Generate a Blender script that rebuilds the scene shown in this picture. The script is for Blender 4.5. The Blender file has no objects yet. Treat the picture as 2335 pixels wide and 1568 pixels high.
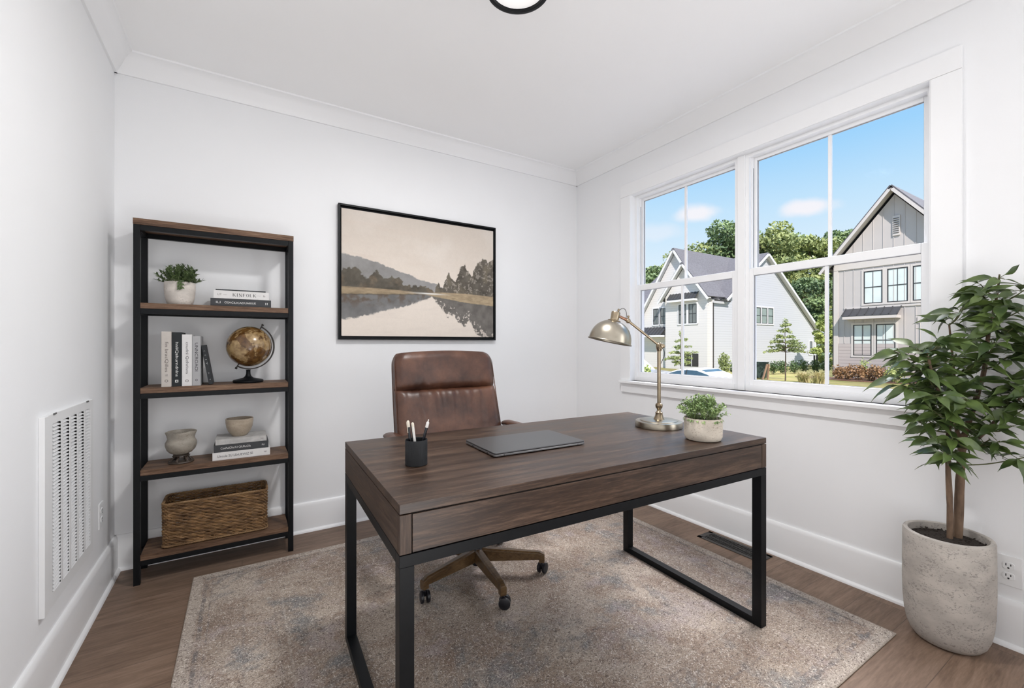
import bpy, math, random
import numpy as np
from mathutils import Vector, Matrix, noise as mn

scene = bpy.context.scene
PI = math.pi

# ------------------------------------------------------------------ camera
YAW = math.radians(31.766)                       # camera turned right of the room's +Y axis
cam_data = bpy.data.cameras.new('camera')
cam_data.lens = 994.0 / 2335 * 36
cam_data.sensor_width = 36
cam_data.clip_start = 0.02
cam_data.clip_end = 400
cam = bpy.data.objects.new('camera', cam_data)
scene.collection.objects.link(cam)
cam.location = (0, 0, 1.2)
cam.rotation_euler = (PI / 2, 0, -YAW)
scene.camera = cam

# ------------------------------------------------------------------ view
scene.view_settings.view_transform = 'Standard'
scene.view_settings.look = 'None'
scene.view_settings.gamma = 1
scene.view_settings.exposure = 0.0
try:
    scene.view_settings.use_curve_mapping = False
except Exception:
    pass
scene.cycles.use_denoising = True
scene.cycles.max_bounces = 10
scene.cycles.diffuse_bounces = 6
scene.cycles.transparent_max_bounces = 16
scene.cycles.sample_clamp_indirect = 6

# ------------------------------------------------------------------ sky
world = bpy.data.worlds.new('sky')
scene.world = world
world.use_nodes = True
nt = world.node_tree
nt.nodes.clear()
def wn(t, **kw):
    n = nt.nodes.new(t)
    for k, v in kw.items():
        setattr(n, k, v)
    return n
w_out = wn('ShaderNodeOutputWorld'); w_bg = wn('ShaderNodeBackground')
w_tc = wn('ShaderNodeTexCoord'); w_sep = wn('ShaderNodeSeparateXYZ')
w_ramp = wn('ShaderNodeValToRGB')
nt.links.new(w_tc.outputs['Generated'], w_sep.inputs[0])
nt.links.new(w_sep.outputs['Z'], w_ramp.inputs[0])
cr = w_ramp.color_ramp
cr.elements[0].position = 0.0; cr.elements[0].color = (0.78, 0.92, 1.0, 1)
cr.elements[1].position = 1.0; cr.elements[1].color = (0.10, 0.30, 0.85, 1)
for p, c in ((0.18, (0.70, 0.88, 1.0)), (0.27, (0.54, 0.80, 1.0)), (0.36, (0.35, 0.68, 1.0)), (0.50, (0.26, 0.56, 1.0))):
    e = cr.elements.new(p); e.color = (*c, 1)
def w_cloud(centre, stretch, scale):
    sub = wn('ShaderNodeVectorMath', operation='SUBTRACT'); sub.inputs[1].default_value = centre
    mul = wn('ShaderNodeVectorMath', operation='MULTIPLY'); mul.inputs[1].default_value = stretch
    ln = wn('ShaderNodeVectorMath', operation='LENGTH')
    nz = wn('ShaderNodeTexNoise'); nz.inputs['Scale'].default_value = scale; nz.inputs['Detail'].default_value = 6
    nt.links.new(w_tc.outputs['Generated'], sub.inputs[0]); nt.links.new(sub.outputs[0], mul.inputs[0])
    nt.links.new(mul.outputs[0], ln.inputs[0]); nt.links.new(w_tc.outputs['Generated'], nz.inputs['Vector'])
    a = wn('ShaderNodeMath', operation='ADD')
    nt.links.new(ln.outputs['Value'], a.inputs[0]); nt.links.new(nz.outputs['Fac'], a.inputs[1])
    mr = wn('ShaderNodeMapRange', clamp=True, interpolation_type='SMOOTHSTEP')
    mr.inputs['From Min'].default_value = 1.45; mr.inputs['From Max'].default_value = 0.75
    nt.links.new(a.outputs[0], mr.inputs['Value'])
    return mr.outputs['Result']
c1 = w_cloud((0.787, 0.556, 0.265), (14, 14, 42), 16)
c2 = w_cloud((0.885, 0.393, 0.252), (17, 17, 48), 18)
c3 = w_cloud((0.743, 0.618, 0.235), (16, 16, 40), 14)
mx = wn('ShaderNodeMath', operation='MAXIMUM'); nt.links.new(c1, mx.inputs[0]); nt.links.new(c2, mx.inputs[1])
c3h = wn('ShaderNodeMath', operation='MULTIPLY'); nt.links.new(c3, c3h.inputs[0]); c3h.inputs[1].default_value = 0.4
mx2 = wn('ShaderNodeMath', operation='MAXIMUM'); nt.links.new(mx.outputs[0], mx2.inputs[0]); nt.links.new(c3h.outputs[0], mx2.inputs[1])
cl = wn('ShaderNodeMath', operation='MULTIPLY'); nt.links.new(mx2.outputs[0], cl.inputs[0]); cl.inputs[1].default_value = 0.8
w_mix = wn('ShaderNodeMixRGB'); w_mix.inputs['Color2'].default_value = (1.0, 0.97, 0.98, 1)
nt.links.new(cl.outputs[0], w_mix.inputs['Fac']); nt.links.new(w_ramp.outputs['Color'], w_mix.inputs['Color1'])
nt.links.new(w_mix.outputs['Color'], w_bg.inputs['Color'])
# added bright patch of sky, out of view, to light the floor indoors
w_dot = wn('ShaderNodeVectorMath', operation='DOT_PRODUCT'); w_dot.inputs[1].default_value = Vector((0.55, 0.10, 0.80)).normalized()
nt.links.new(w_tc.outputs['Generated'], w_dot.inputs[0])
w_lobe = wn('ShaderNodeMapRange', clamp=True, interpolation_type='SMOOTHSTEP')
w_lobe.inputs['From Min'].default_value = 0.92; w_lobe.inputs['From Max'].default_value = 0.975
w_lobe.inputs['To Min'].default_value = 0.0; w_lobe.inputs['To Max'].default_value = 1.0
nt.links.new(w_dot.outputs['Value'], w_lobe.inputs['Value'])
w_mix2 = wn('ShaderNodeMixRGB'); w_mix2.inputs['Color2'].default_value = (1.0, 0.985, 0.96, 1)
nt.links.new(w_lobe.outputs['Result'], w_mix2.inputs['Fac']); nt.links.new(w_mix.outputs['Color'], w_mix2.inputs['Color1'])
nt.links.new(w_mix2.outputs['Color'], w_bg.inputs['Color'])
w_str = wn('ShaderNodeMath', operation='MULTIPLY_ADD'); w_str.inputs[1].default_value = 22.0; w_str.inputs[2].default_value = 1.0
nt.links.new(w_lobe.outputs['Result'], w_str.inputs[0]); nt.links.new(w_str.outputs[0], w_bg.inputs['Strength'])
nt.links.new(w_bg.outputs[0], w_out.inputs[0])

# ------------------------------------------------------------------ sun, fixture and added fill lights
def light(name, kind, energy, color, loc, rot, **kw):
    d = bpy.data.lights.new(name, kind); d.energy = energy; d.color = color
    for k, v in kw.items():
        setattr(d, k, v)
    o = bpy.data.objects.new(name, d); scene.collection.objects.link(o)
    o.location = loc; o.rotation_euler = rot
    return o
sun = light('sun', 'SUN', 6.4, (1.0, 0.955, 0.89), (0, 0, 30), (0, 0, 0), angle=math.radians(0.6))
sun.rotation_euler = Vector((-0.46, -0.62, 0.74)).to_track_quat('Z', 'Y').to_euler()
def aim(o, d):
    o.rotation_euler = Vector(d).to_track_quat('-Z', 'Y').to_euler()
# added fill from the right, beside and behind the camera; no window there
aim(light('side_fill', 'AREA', 19.5, (0.98, 0.99, 1.0), (2.53, -0.85, 1.55), (0, 0, 0), shape='RECTANGLE', size=1.5, size_y=1.4), (-1, 0.04, 0.03))
# added unseen fill behind the camera, tilted up to lift walls and ceiling
aim(light('rear_fill', 'AREA', 12.5, (1.0, 0.99, 0.98), (0.2, -1.75, 1.1), (0, 0, 0), shape='RECTANGLE', size=2.0, size_y=1.8), (0.05, 0.65, 1.1))
# added unseen disk light low behind the camera, aimed up to brighten the ceiling
aim(light('ceiling_fill', 'AREA', 25.5, (1.0, 0.992, 0.99), (0.40, -0.62, 0.28), (0, 0, 0), shape='DISK', size=1.3), (0.0, 0.22, 1.0))
# the ceiling fixture's own light
light('fixture_light', 'AREA', 26.5, (1.0, 0.985, 0.975), (0.93, 1.458, 2.60), (0, 0, 0), shape='DISK', size=0.23)

# ------------------------------------------------------------------ materials
def mat(name, color, rough=0.5, metal=0.0, spec=0.5, var=0.0, vscale=8.0, bump=0.0, bscale=60.0,
        stretch=(1, 1, 1), color2=None, coat=0.0, detail=4.0):
    m = bpy.data.materials.new(name); m.use_nodes = True
    t = m.node_tree; b = t.nodes['Principled BSDF']
    b.inputs['Base Color'].default_value = (*color, 1)
    b.inputs['Roughness'].default_value = rough
    b.inputs['Metallic'].default_value = metal
    b.inputs['Specular IOR Level'].default_value = spec
    b.inputs['Coat Weight'].default_value = coat
    tc = t.nodes.new('ShaderNodeTexCoord'); mp = t.nodes.new('ShaderNodeMapping')
    mp.inputs['Scale'].default_value = stretch
    t.links.new(tc.outputs['Object'], mp.inputs[0])
    c2 = color2 or tuple(max(0, c * (1 - var)) for c in color)
    n = t.nodes.new('ShaderNodeTexNoise'); n.inputs['Scale'].default_value = vscale
    n.inputs['Detail'].default_value = detail
    t.links.new(mp.outputs[0], n.inputs['Vector'])
    r = t.nodes.new('ShaderNodeValToRGB')
    r.color_ramp.elements[0].position = 0.33; r.color_ramp.elements[0].color = (*c2, 1)
    r.color_ramp.elements[1].position = 0.67; r.color_ramp.elements[1].color = (*color, 1)
    t.links.new(n.outputs['Fac'], r.inputs[0])
    if var > 0 or color2:
        t.links.new(r.outputs['Color'], b.inputs['Base Color'])
    if bump > 0:
        n2 = t.nodes.new('ShaderNodeTexNoise'); n2.inputs['Scale'].default_value = bscale
        n2.inputs['Detail'].default_value = 5
        t.links.new(mp.outputs[0], n2.inputs['Vector'])
        bp = t.nodes.new('ShaderNodeBump'); bp.inputs['Strength'].default_value = bump
        bp.inputs['Distance'].default_value = 0.004
        t.links.new(n2.outputs['Fac'], bp.inputs['Height']); t.links.new(bp.outputs[0], b.inputs['Normal'])
    return m

def node(t, kind, **kw):
    n = t.nodes.new(kind)
    for k, v in kw.items():
        if k.startswith('i_'):
            key = k[2:].replace('_', ' ')
            n.inputs[key].default_value = v
        else:
            setattr(n, k, v)
    return n

def ramp(t, stops, interp='LINEAR'):
    r = t.nodes.new('ShaderNodeValToRGB'); c = r.color_ramp; c.interpolation = interp
    c.elements[0].position = stops[0][0]; c.elements[0].color = (*stops[0][1], 1)
    c.elements[1].position = stops[-1][0]; c.elements[1].color = (*stops[-1][1], 1)
    for p, col in stops[1:-1]:
        e = c.elements.new(p); e.color = (*col, 1)
    return r

def wood(name, dark, mid, light_, along='X', scale=1.0, rough=0.42, spec=0.45, fine=1.0):
    m = bpy.data.materials.new(name); m.use_nodes = True
    t = m.node_tree; b = t.nodes['Principled BSDF']
    tc = node(t, 'ShaderNodeTexCoord'); mp = node(t, 'ShaderNodeMapping')
    a, c = 1.5 * scale, 24.0 * scale
    mp.inputs['Scale'].default_value = {'X': (a, c, c), 'Y': (c, a, c), 'Z': (c, c, a)}[along]
    t.links.new(tc.outputs['Object'], mp.inputs[0])
    n1 = node(t, 'ShaderNodeTexNoise', i_Scale=1.1, i_Detail=10.0, i_Roughness=0.68, i_Distortion=0.55)
    n2 = node(t, 'ShaderNodeTexNoise', i_Scale=6.5 * fine, i_Detail=6.0, i_Roughness=0.75, i_Distortion=0.3)
    t.links.new(mp.outputs[0], n1.inputs['Vector']); t.links.new(mp.outputs[0], n2.inputs['Vector'])
    mixf = node(t, 'ShaderNodeMath', operation='MULTIPLY_ADD'); mixf.inputs[1].default_value = 0.50
    t.links.new(n2.outputs['Fac'], mixf.inputs[0])
    sc = node(t, 'ShaderNodeMath', operation='MULTIPLY'); sc.inputs[1].default_value = 0.54
    t.links.new(n1.outputs['Fac'], sc.inputs[0]); t.links.new(sc.outputs[0], mixf.inputs[2])
    r = ramp(t, [(0.40, dark), (0.52, mid), (0.66, light_)])
    t.links.new(mixf.outputs[0], r.inputs[0]); t.links.new(r.outputs['Color'], b.inputs['Base Color'])
    rr = node(t, 'ShaderNodeMapRange'); rr.inputs['To Min'].default_value = rough - 0.06; rr.inputs['To Max'].default_value = rough + 0.14
    t.links.new(n1.outputs['Fac'], rr.inputs['Value']); t.links.new(rr.outputs[0], b.inputs['Roughness'])
    b.inputs['Specular IOR Level'].default_value = spec
    bp = node(t, 'ShaderNodeBump', i_Strength=0.25, i_Distance=0.002)
    t.links.new(mixf.outputs[0], bp.inputs['Height']); t.links.new(bp.outputs[0], b.inputs['Normal'])
    return m

def glass_mat(name, tint=(1, 1, 1), refl=0.06):
    m = bpy.data.materials.new(name); m.use_nodes = True; t = m.node_tree
    t.nodes.remove(t.nodes['Principled BSDF']); out = t.nodes['Material Output']
    tr = node(t, 'ShaderNodeBsdfTransparent'); tr.inputs[0].default_value = (*tint, 1)
    gl = node(t, 'ShaderNodeBsdfGlossy', i_Roughness=0.0)
    mx = node(t, 'ShaderNodeMixShader'); mx.inputs[0].default_value = refl
    t.links.new(tr.outputs[0], mx.inputs[1]); t.links.new(gl.outputs[0], mx.inputs[2]); t.links.new(mx.outputs[0], out.inputs[0])
    return m

M = {}
M['wall'] = mat('wall_paint', (0.865, 0.872, 0.885), 0.75, var=0.012, vscale=2.0, bump=0.05, bscale=220)
M['ceiling'] = mat('ceiling_paint', (0.945, 0.947, 0.95), 0.85, var=0.01, vscale=2.0, bump=0.03, bscale=200)
M['trim'] = mat('trim_paint', (0.88, 0.885, 0.895), 0.35, var=0.01, vscale=3.0)
M['vinyl'] = mat('window_vinyl', (0.88, 0.885, 0.895), 0.3, var=0.01, vscale=3.0)
M['metal_black'] = mat('black_powder_coat', (0.0048, 0.0058, 0.0072), 0.42, spec=0.20, var=0.2, vscale=30, bump=0.05, bscale=400)
M['shadow_gap'] = mat('dark_gap', (0.01, 0.009, 0.008), 0.9, var=0.1)
M['desk_wood'] = wood('walnut_laminate', (0.014, 0.0070, 0.0042), (0.040, 0.0215, 0.0130), (0.120, 0.073, 0.047), 'X', 1.0, 0.34, 0.5)
M['desk_wood_side'] = wood('walnut_laminate_side', (0.016, 0.0085, 0.0052), (0.046, 0.026, 0.016), (0.105, 0.066, 0.043), 'Y', 1.0, 0.42, 0.4)
M['desk_wood_post'] = wood('walnut_laminate_post', (0.016, 0.0085, 0.0052), (0.046, 0.026, 0.016), (0.105, 0.066, 0.043), 'Z', 1.0, 0.42, 0.4)
M['shelf_wood'] = wood('rustic_board', (0.045, 0.023, 0.013), (0.135, 0.076, 0.046), (0.26, 0.165, 0.105), 'X', 1.3, 0.5, 0.3)

# ------------------------------------------------------------------ geometry helpers
class Mesh:
    def __init__(self):
        self.v = []; self.f = []; self.col = None
    def add(self, vs, fs):
        n = len(self.v); self.v += [tuple(p) for p in vs]; self.f += [tuple(i + n for i in f) for f in fs]
        return self
    def box(self, x0, x1, y0, y1, z0, z1):
        vs = [(x, y, z) for x in (x0, x1) for y in (y0, y1) for z in (z0, z1)]
        return self.add(vs, [(0, 1, 3, 2), (4, 6, 7, 5), (0, 4, 5, 1), (2, 3, 7, 6), (0, 2, 6, 4), (1, 5, 7, 3)])
    def bar(self, p, q, w, h, up=(0, 0, 1)):
        p = Vector(p); q = Vector(q); d = (q - p).normalized(); u = Vector(up)
        s = d.cross(u)
        if s.length < 1e-5:
            s = d.cross(Vector((1, 0, 0)))
        s.normalize(); u = s.cross(d).normalized()
        vs = [c + s * (a * w / 2) + u * (b * h / 2) for c in (p, q) for a, b in ((-1, -1), (1, -1), (1, 1), (-1, 1))]
        return self.add(vs, [(3, 2, 1, 0), (4, 5, 6, 7), (0, 1, 5, 4), (1, 2, 6, 5), (2, 3, 7, 6), (3, 0, 4, 7)])
    def prism(self, poly, axis, a0, a1):
        n = len(poly)
        def pt(p, a):
            return {'X': (a, p[0], p[1]), 'Y': (p[0], a, p[1]), 'Z': (p[0], p[1], a)}[axis]
        vs = [pt(p, a0) for p in poly] + [pt(p, a1) for p in poly]
        fs = [tuple(range(n))[::-1], tuple(range(n, 2 * n))] + [(i, (i + 1) % n, n + (i + 1) % n, n + i) for i in range(n)]
        return self.add(vs, fs)
    def lathe(self, prof, seg=32, c=(0, 0, 0), xf=None):
        vs = []; fs = []; n = len(prof)
        for r, z in prof:
            for k in range(seg):
                a = 2 * PI * k / seg
                vs.append(Vector((r * math.cos(a), r * math.sin(a), z)))
        if xf is not None:
            vs = [xf @ p for p in vs]
        vs = [p + Vector(c) for p in vs]
        for i in range(n - 1):
            for k in range(seg):
                fs.append((i * seg + k, i * seg + (k + 1) % seg, (i + 1) * seg + (k + 1) % seg, (i + 1) * seg + k))
        fs.append(tuple(range(seg))[::-1]); fs.append(tuple((n - 1) * seg + k for k in range(seg)))
        return self.add(vs, fs)
    def tube(self, pts, r, seg=8, closed=False, cap=True):
        pts = [Vector(p) for p in pts]; n = len(pts)
        rs = r if isinstance(r, (list, tuple)) else [r] * n
        vs = []; fs = []
        prev = None
        for i, p in enumerate(pts):
            a = pts[(i - 1) % n] if (closed or i > 0) else p
            b = pts[(i + 1) % n] if (closed or i < n - 1) else p
            d = (b - a).normalized()
            if prev is None:
                prev = d.orthogonal().normalized()
            u = (prev - d * prev.dot(d))
            if u.length < 1e-6:
                u = d.orthogonal()
            u.normalize(); w = d.cross(u); prev = u
            for k in range(seg):
                t = 2 * PI * k / seg
                vs.append(p + (u * math.cos(t) + w * math.sin(t)) * rs[i])
        m = n if closed else n - 1
        for i in range(m):
            j = (i + 1) % n
            for k in range(seg):
                fs.append((i * seg + k, i * seg + (k + 1) % seg, j * seg + (k + 1) % seg, j * seg + k))
        if not closed and cap:
            fs.append(tuple(range(seg))[::-1]); fs.append(tuple((n - 1) * seg + k for k in range(seg)))
        return self.add(vs, fs)
    def sphere(self, c, r, seg=24, rings=14, sc=(1, 1, 1)):
        prof = [(max(1e-4, math.sin(PI * i / rings)) * r, -math.cos(PI * i / rings) * r) for i in range(rings + 1)]
        return self.lathe(prof, seg, c, Matrix.Diagonal((*sc,)).to_3x3())
    def build(self, name, m, parent=None, smooth=False, bevel=0.0, seg=2, sub=0, recalc=True, solid=0.0):
        me = bpy.data.meshes.new(name); me.from_pydata([tuple(p) for p in self.v], [], self.f)
        me.materials.append(m)
        if recalc:
            import bmesh
            bm = bmesh.new(); bm.from_mesh(me)
            bmesh.ops.recalc_face_normals(bm, faces=bm.faces); bm.to_mesh(me); bm.free()
        me.update()
        o = bpy.data.objects.new(name, me); scene.collection.objects.link(o)
        if parent is not None:
            o.parent = parent
        if smooth or bevel > 0:
            for p in me.polygons:
                p.use_smooth = True
        if solid:
            md = o.modifiers.new('thickness', 'SOLIDIFY'); md.thickness = solid; md.offset = 0
        if bevel > 0:
            md = o.modifiers.new('bevel', 'BEVEL'); md.width = bevel; md.segments = seg
            md.limit_method = 'ANGLE'; md.angle_limit = math.radians(40)
            md.harden_normals = True
        if sub:
            md = o.modifiers.new('sub', 'SUBSURF'); md.levels = sub; md.render_levels = sub
        if smooth and not sub and bevel == 0:
            try:
                me.set_sharp_from_angle(angle=math.radians(38))
            except Exception:
                pass
        return o

def tag(o, label=None, cat=None, group=None, kind=None):
    if label: o['label'] = label
    if cat: o['category'] = cat
    if group: o['group'] = group
    if kind: o['kind'] = kind
    return o
def thing(name, label, cat, loc=(0, 0, 0), rz=0.0, group=None, kind=None):
    o = bpy.data.objects.new(name, None); scene.collection.objects.link(o)
    o.empty_display_size = 0.05
    o.location = loc; o.rotation_euler = (0, 0, rz)
    return tag(o, label, cat, group, kind)
def struct(o, label=None, cat=None):
    return tag(o, label, cat, kind='structure')
def B(*a):
    return Mesh().box(*a)

def text_geo(body, width, height):
    """letters as flat geometry centred on the origin in x/y, scaled to width x height"""
    cu = bpy.data.curves.new('t', 'FONT'); cu.body = body; cu.align_x = 'CENTER'; cu.align_y = 'CENTER'
    cu.resolution_u = 3
    ob = bpy.data.objects.new('t', cu); scene.collection.objects.link(ob)
    dg = bpy.context.evaluated_depsgraph_get(); dg.update()
    me = bpy.data.meshes.new_from_object(ob.evaluated_get(dg))
    vs = [v.co.copy() for v in me.vertices]; fs = [tuple(p.vertices) for p in me.polygons]
    bpy.data.objects.remove(ob); bpy.data.curves.remove(cu); bpy.data.meshes.remove(me)
    x0 = min(v.x for v in vs); x1 = max(v.x for v in vs); y0 = min(v.y for v in vs); y1 = max(v.y for v in vs)
    vs = [((v.x - (x0 + x1) / 2) / (x1 - x0) * width, (v.y - (y0 + y1) / 2) / (y1 - y0) * height) for v in vs]
    return vs, fs

# ================================================================== ROOM SHELL
XL, XR, YB, YF, ZC = -0.575, 2.60, 3.075, -1.95, 2.74
# floor planks (run along X)
def floor_mat():
    m = bpy.data.materials.new('oak_planks'); m.use_nodes = True; t = m.node_tree; b = t.nodes['Principled BSDF']
    tc = node(t, 'ShaderNodeTexCoord')
    br = node(t, 'ShaderNodeTexBrick', i_Scale=1.0, i_Mortar_Size=0.0012, i_Mortar_Smooth=0.1, i_Bias=0.0, i_Brick_Width=1.55, i_Row_Height=0.178)
    br.offset = 0.37; br.offset_frequency = 2
    br.inputs['Color1'].default_value = (0.0, 0.0, 0.0, 1); br.inputs['Color2'].default_value = (1, 1, 1, 1)
    br.inputs['Mortar'].default_value = (0.5, 0.5, 0.5, 1)
    t.links.new(tc.outputs['Object'], br.inputs['Vector'])
    mp = node(t, 'ShaderNodeMapping'); mp.inputs['Scale'].default_value = (1.6, 15, 1)
    t.links.new(tc.outputs['Object'], mp.inputs[0])
    # shift the grain per plank
    ad = node(t, 'ShaderNodeVectorMath', operation='MULTIPLY_ADD'); ad.inputs[1].default_value = (7, 3, 0)
    t.links.new(br.outputs['Color'], ad.inputs[0]); t.links.new(mp.outputs[0], ad.inputs[2])
    n1 = node(t, 'ShaderNodeTexNoise', i_Scale=1.5, i_Detail=7.0, i_Roughness=0.6, i_Distortion=1.2)
    n2 = node(t, 'ShaderNodeTexNoise', i_Scale=9.0, i_Detail=4.0, i_Roughness=0.65)
    t.links.new(ad.outputs[0], n1.inputs['Vector']); t.links.new(ad.outputs[0], n2.inputs['Vector'])
    a = node(t, 'ShaderNodeMath', operation='MULTIPLY_ADD'); a.inputs[1].default_value = 0.4
    s = node(t, 'ShaderNodeMath', operation='MULTIPLY'); s.inputs[1].default_value = 0.6
    t.links.new(n1.outputs['Fac'], s.inputs[0]); t.links.new(n2.outputs['Fac'], a.inputs[0]); t.links.new(s.outputs[0], a.inputs[2])
    r = ramp(t, [(0.34, (0.130, 0.084, 0.058)), (0.5, (0.205, 0.138, 0.098)), (0.68, (0.285, 0.202, 0.150))])
    t.links.new(a.outputs[0], r.inputs[0])
    tint = ramp(t, [(0.0, (0.86, 0.85, 0.84)), (1.0, (1.06, 1.05, 1.04))])
    t.links.new(br.outputs['Color'], tint.inputs[0])
    mm = node(t, 'ShaderNodeMixRGB', blend_type='MULTIPLY'); mm.inputs[0].default_value = 1
    t.links.new(r.outputs['Color'], mm.inputs[1]); t.links.new(tint.outputs['Color'], mm.inputs[2])
    seam = node(t, 'ShaderNodeMixRGB'); seam.inputs[2].default_value = (0.075, 0.052, 0.04, 1)
    sf = node(t, 'ShaderNodeMath', operation='MULTIPLY'); sf.inputs[1].default_value = 0.75
    t.links.new(br.outputs['Fac'], sf.inputs[0]); t.links.new(sf.outputs[0], seam.inputs[0]); t.links.new(mm.outputs[0], seam.inputs[1])
    t.links.new(seam.outputs[0], b.inputs['Base Color'])
    b.inputs['Roughness'].default_value = 0.48; b.inputs['Specular IOR Level'].default_value = 0.35
    bp = node(t, 'ShaderNodeBump', i_Strength=0.2, i_Distance=0.002)
    sb = node(t, 'ShaderNodeMath', operation='SUBTRACT'); t.links.new(a.outputs[0], sb.inputs[0]); t.links.new(br.outputs['Fac'], sb.inputs[1])
    t.links.new(sb.outputs[0], bp.inputs['Height']); t.links.new(bp.outputs[0], b.inputs['Normal'])
    return m
struct(B(XL - 0.15, XR + 0.13, YF - 0.12, YB + 0.15, -0.12, 0).build('floor', floor_mat()),
       'brown oak plank floor running across the room', 'floor')
struct(B(XL - 0.15, XR + 0.13, YF - 0.12, YB + 0.15, ZC, ZC + 0.12).build('ceiling', M['ceiling']), 'plain white ceiling', 'ceiling')
struct(B(XL - 0.15, XL, YF - 0.12, YB + 0.15, 0, ZC).build('wall_left', M['wall']), 'white wall with the tall return vent', 'wall')
struct(B(XL, XR + 0.13, YB, YB + 0.15, 0, ZC).build('wall_back', M['wall']), 'white wall behind bookshelf and landscape picture', 'wall')
struct(B(XL, XR + 0.13, YF - 0.12, YF, 0, ZC).build('wall_front', M['wall']), 'white wall behind the camera', 'wall')
WY0, WY1, WZ0, WZ1 = 0.66, 2.424, 0.913, 2.372
wr = Mesh()
wr.box(XR, XR + 0.13, YF, WY0, 0, ZC); wr.box(XR, XR + 0.13, WY1, YB, 0, ZC)
wr.box(XR, XR + 0.13, WY0, WY1, 0, WZ0); wr.box(XR, XR + 0.13, WY0, WY1, WZ1, ZC)
struct(wr.build('wall_right', M['wall']), 'white wall around the double window', 'wall')

# baseboards: tall board, small cap, quarter round shoe
def base_profile(t=0.017, h=0.186):
    return [(0, 0), (t + 0.014, 0), (t + 0.013, 0.008), (t + 0.008, 0.015), (t, 0.018), (t, h - 0.022), (t - 0.004, h - 0.006), (t - 0.009, h), (0, h)]
def base_board(name, label, x0, y0, x1, y1):
    d = Vector((x1 - x0, y1 - y0, 0)); L = d.length; d.normalize(); nrm = Vector((-d.y, d.x, 0))  # room side is to the left of the run
    me = Mesh(); prof = base_profile(); n = len(prof)
    vs = [Vector((x0, y0, 0)) + nrm * a + Vector((0, 0, z)) for a, z in prof] + [Vector((x1, y1, 0)) + nrm * a + Vector((0, 0, z)) for a, z in prof]
    me.add(vs, [tuple(range(n)), tuple(range(n, 2 * n))] + [(i, (i + 1) % n, n + (i + 1) % n, n + i) for i in range(n)])
    struct(me.build(name, M['trim'], smooth=True), label, 'baseboard')
base_board('baseboard_left', 'white baseboard below the return vent', XL, YB, XL, YF)
base_board('baseboard_back', 'white baseboard along the wall behind the bookshelf', XR, YB, XL, YB)
base_board('baseboard_right', 'white baseboard under the window', XR, YF, XR, YB)
# crown: sloped cove board
def crown(name, label, x0, y0, x1, y1):
    d = Vector((x1 - x0, y1 - y0, 0)); d.normalize(); nrm = Vector((-d.y, d.x, 0))
    prof = [(0, 2.637), (0.012, 2.637), (0.014, 2.644), (0.030, 2.668), (0.054, 2.704), (0.074, 2.728), (0.084, 2.731), (0.086, 2.74), (0, 2.74)]
    n = len(prof); me = Mesh()
    vs = [Vector((x0, y0, 0)) + nrm * a + Vector((0, 0, z)) for a, z in prof] + [Vector((x1, y1, 0)) + nrm * a + Vector((0, 0, z)) for a, z in prof]
    me.add(vs, [tuple(range(n)), tuple(range(n, 2 * n))] + [(i, (i + 1) % n, n + (i + 1) % n, n + i) for i in range(n)])
    struct(me.build(name, M['trim'], smooth=True), label, 'crown moulding')
crown('trim_1', 'white crown moulding above the vent wall', XL, YB, XL, YF)
crown('trim_2', 'white crown moulding above the bookshelf wall', XR, YB, XL, YB)
crown('trim_3', 'white crown moulding above the window wall', XR, YF, XR, YB)

# ------------------------------------------------------------------ window
cas = thing('trim_4', 'white flat casing around the double window', 'window casing', (XR, 1.54, WZ0), kind='structure')
def cbox(name, x0, x1, y0, y1, z0, z1, bevel=0.002):
    return B(x0 - XR, x1 - XR, y0 - 1.54, y1 - 1.54, z0 - WZ0, z1 - WZ0).build(name, M['trim'], cas, bevel=bevel)
cbox('side_casing', 2.582, 2.60, WY0 - 0.096, WY0 + 0.004, 0.913, 2.3655)
cbox('side_casing', 2.582, 2.60, WY1 - 0.004, WY1 + 0.094, 0.913, 2.3655)
cbox('head_casing', 2.581, 2.60, WY0 - 0.096, WY1 + 0.094, 2.366, 2.464)
cbox('stool', 2.552, 2.66, WY0 - 0.10, WY1 + 0.088, 0.892, 0.913, 0.004)
cbox('apron', 2.580, 2.60, WY0 - 0.094, WY1 + 0.086, 0.820, 0.892)
cbox('jamb', 2.586, 2.73, WY1 - 0.008, WY1 + 0.002, 0.913, 2.372, 0.001)
cbox('jamb', 2.586, 2.73, WY0 - 0.002, WY0 + 0.008, 0.913, 2.372, 0.001)
cbox('head_jamb', 2.586, 2.73, WY0 + 0.0082, WY1 - 0.0082, 2.364, 2.374, 0.001)

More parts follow.
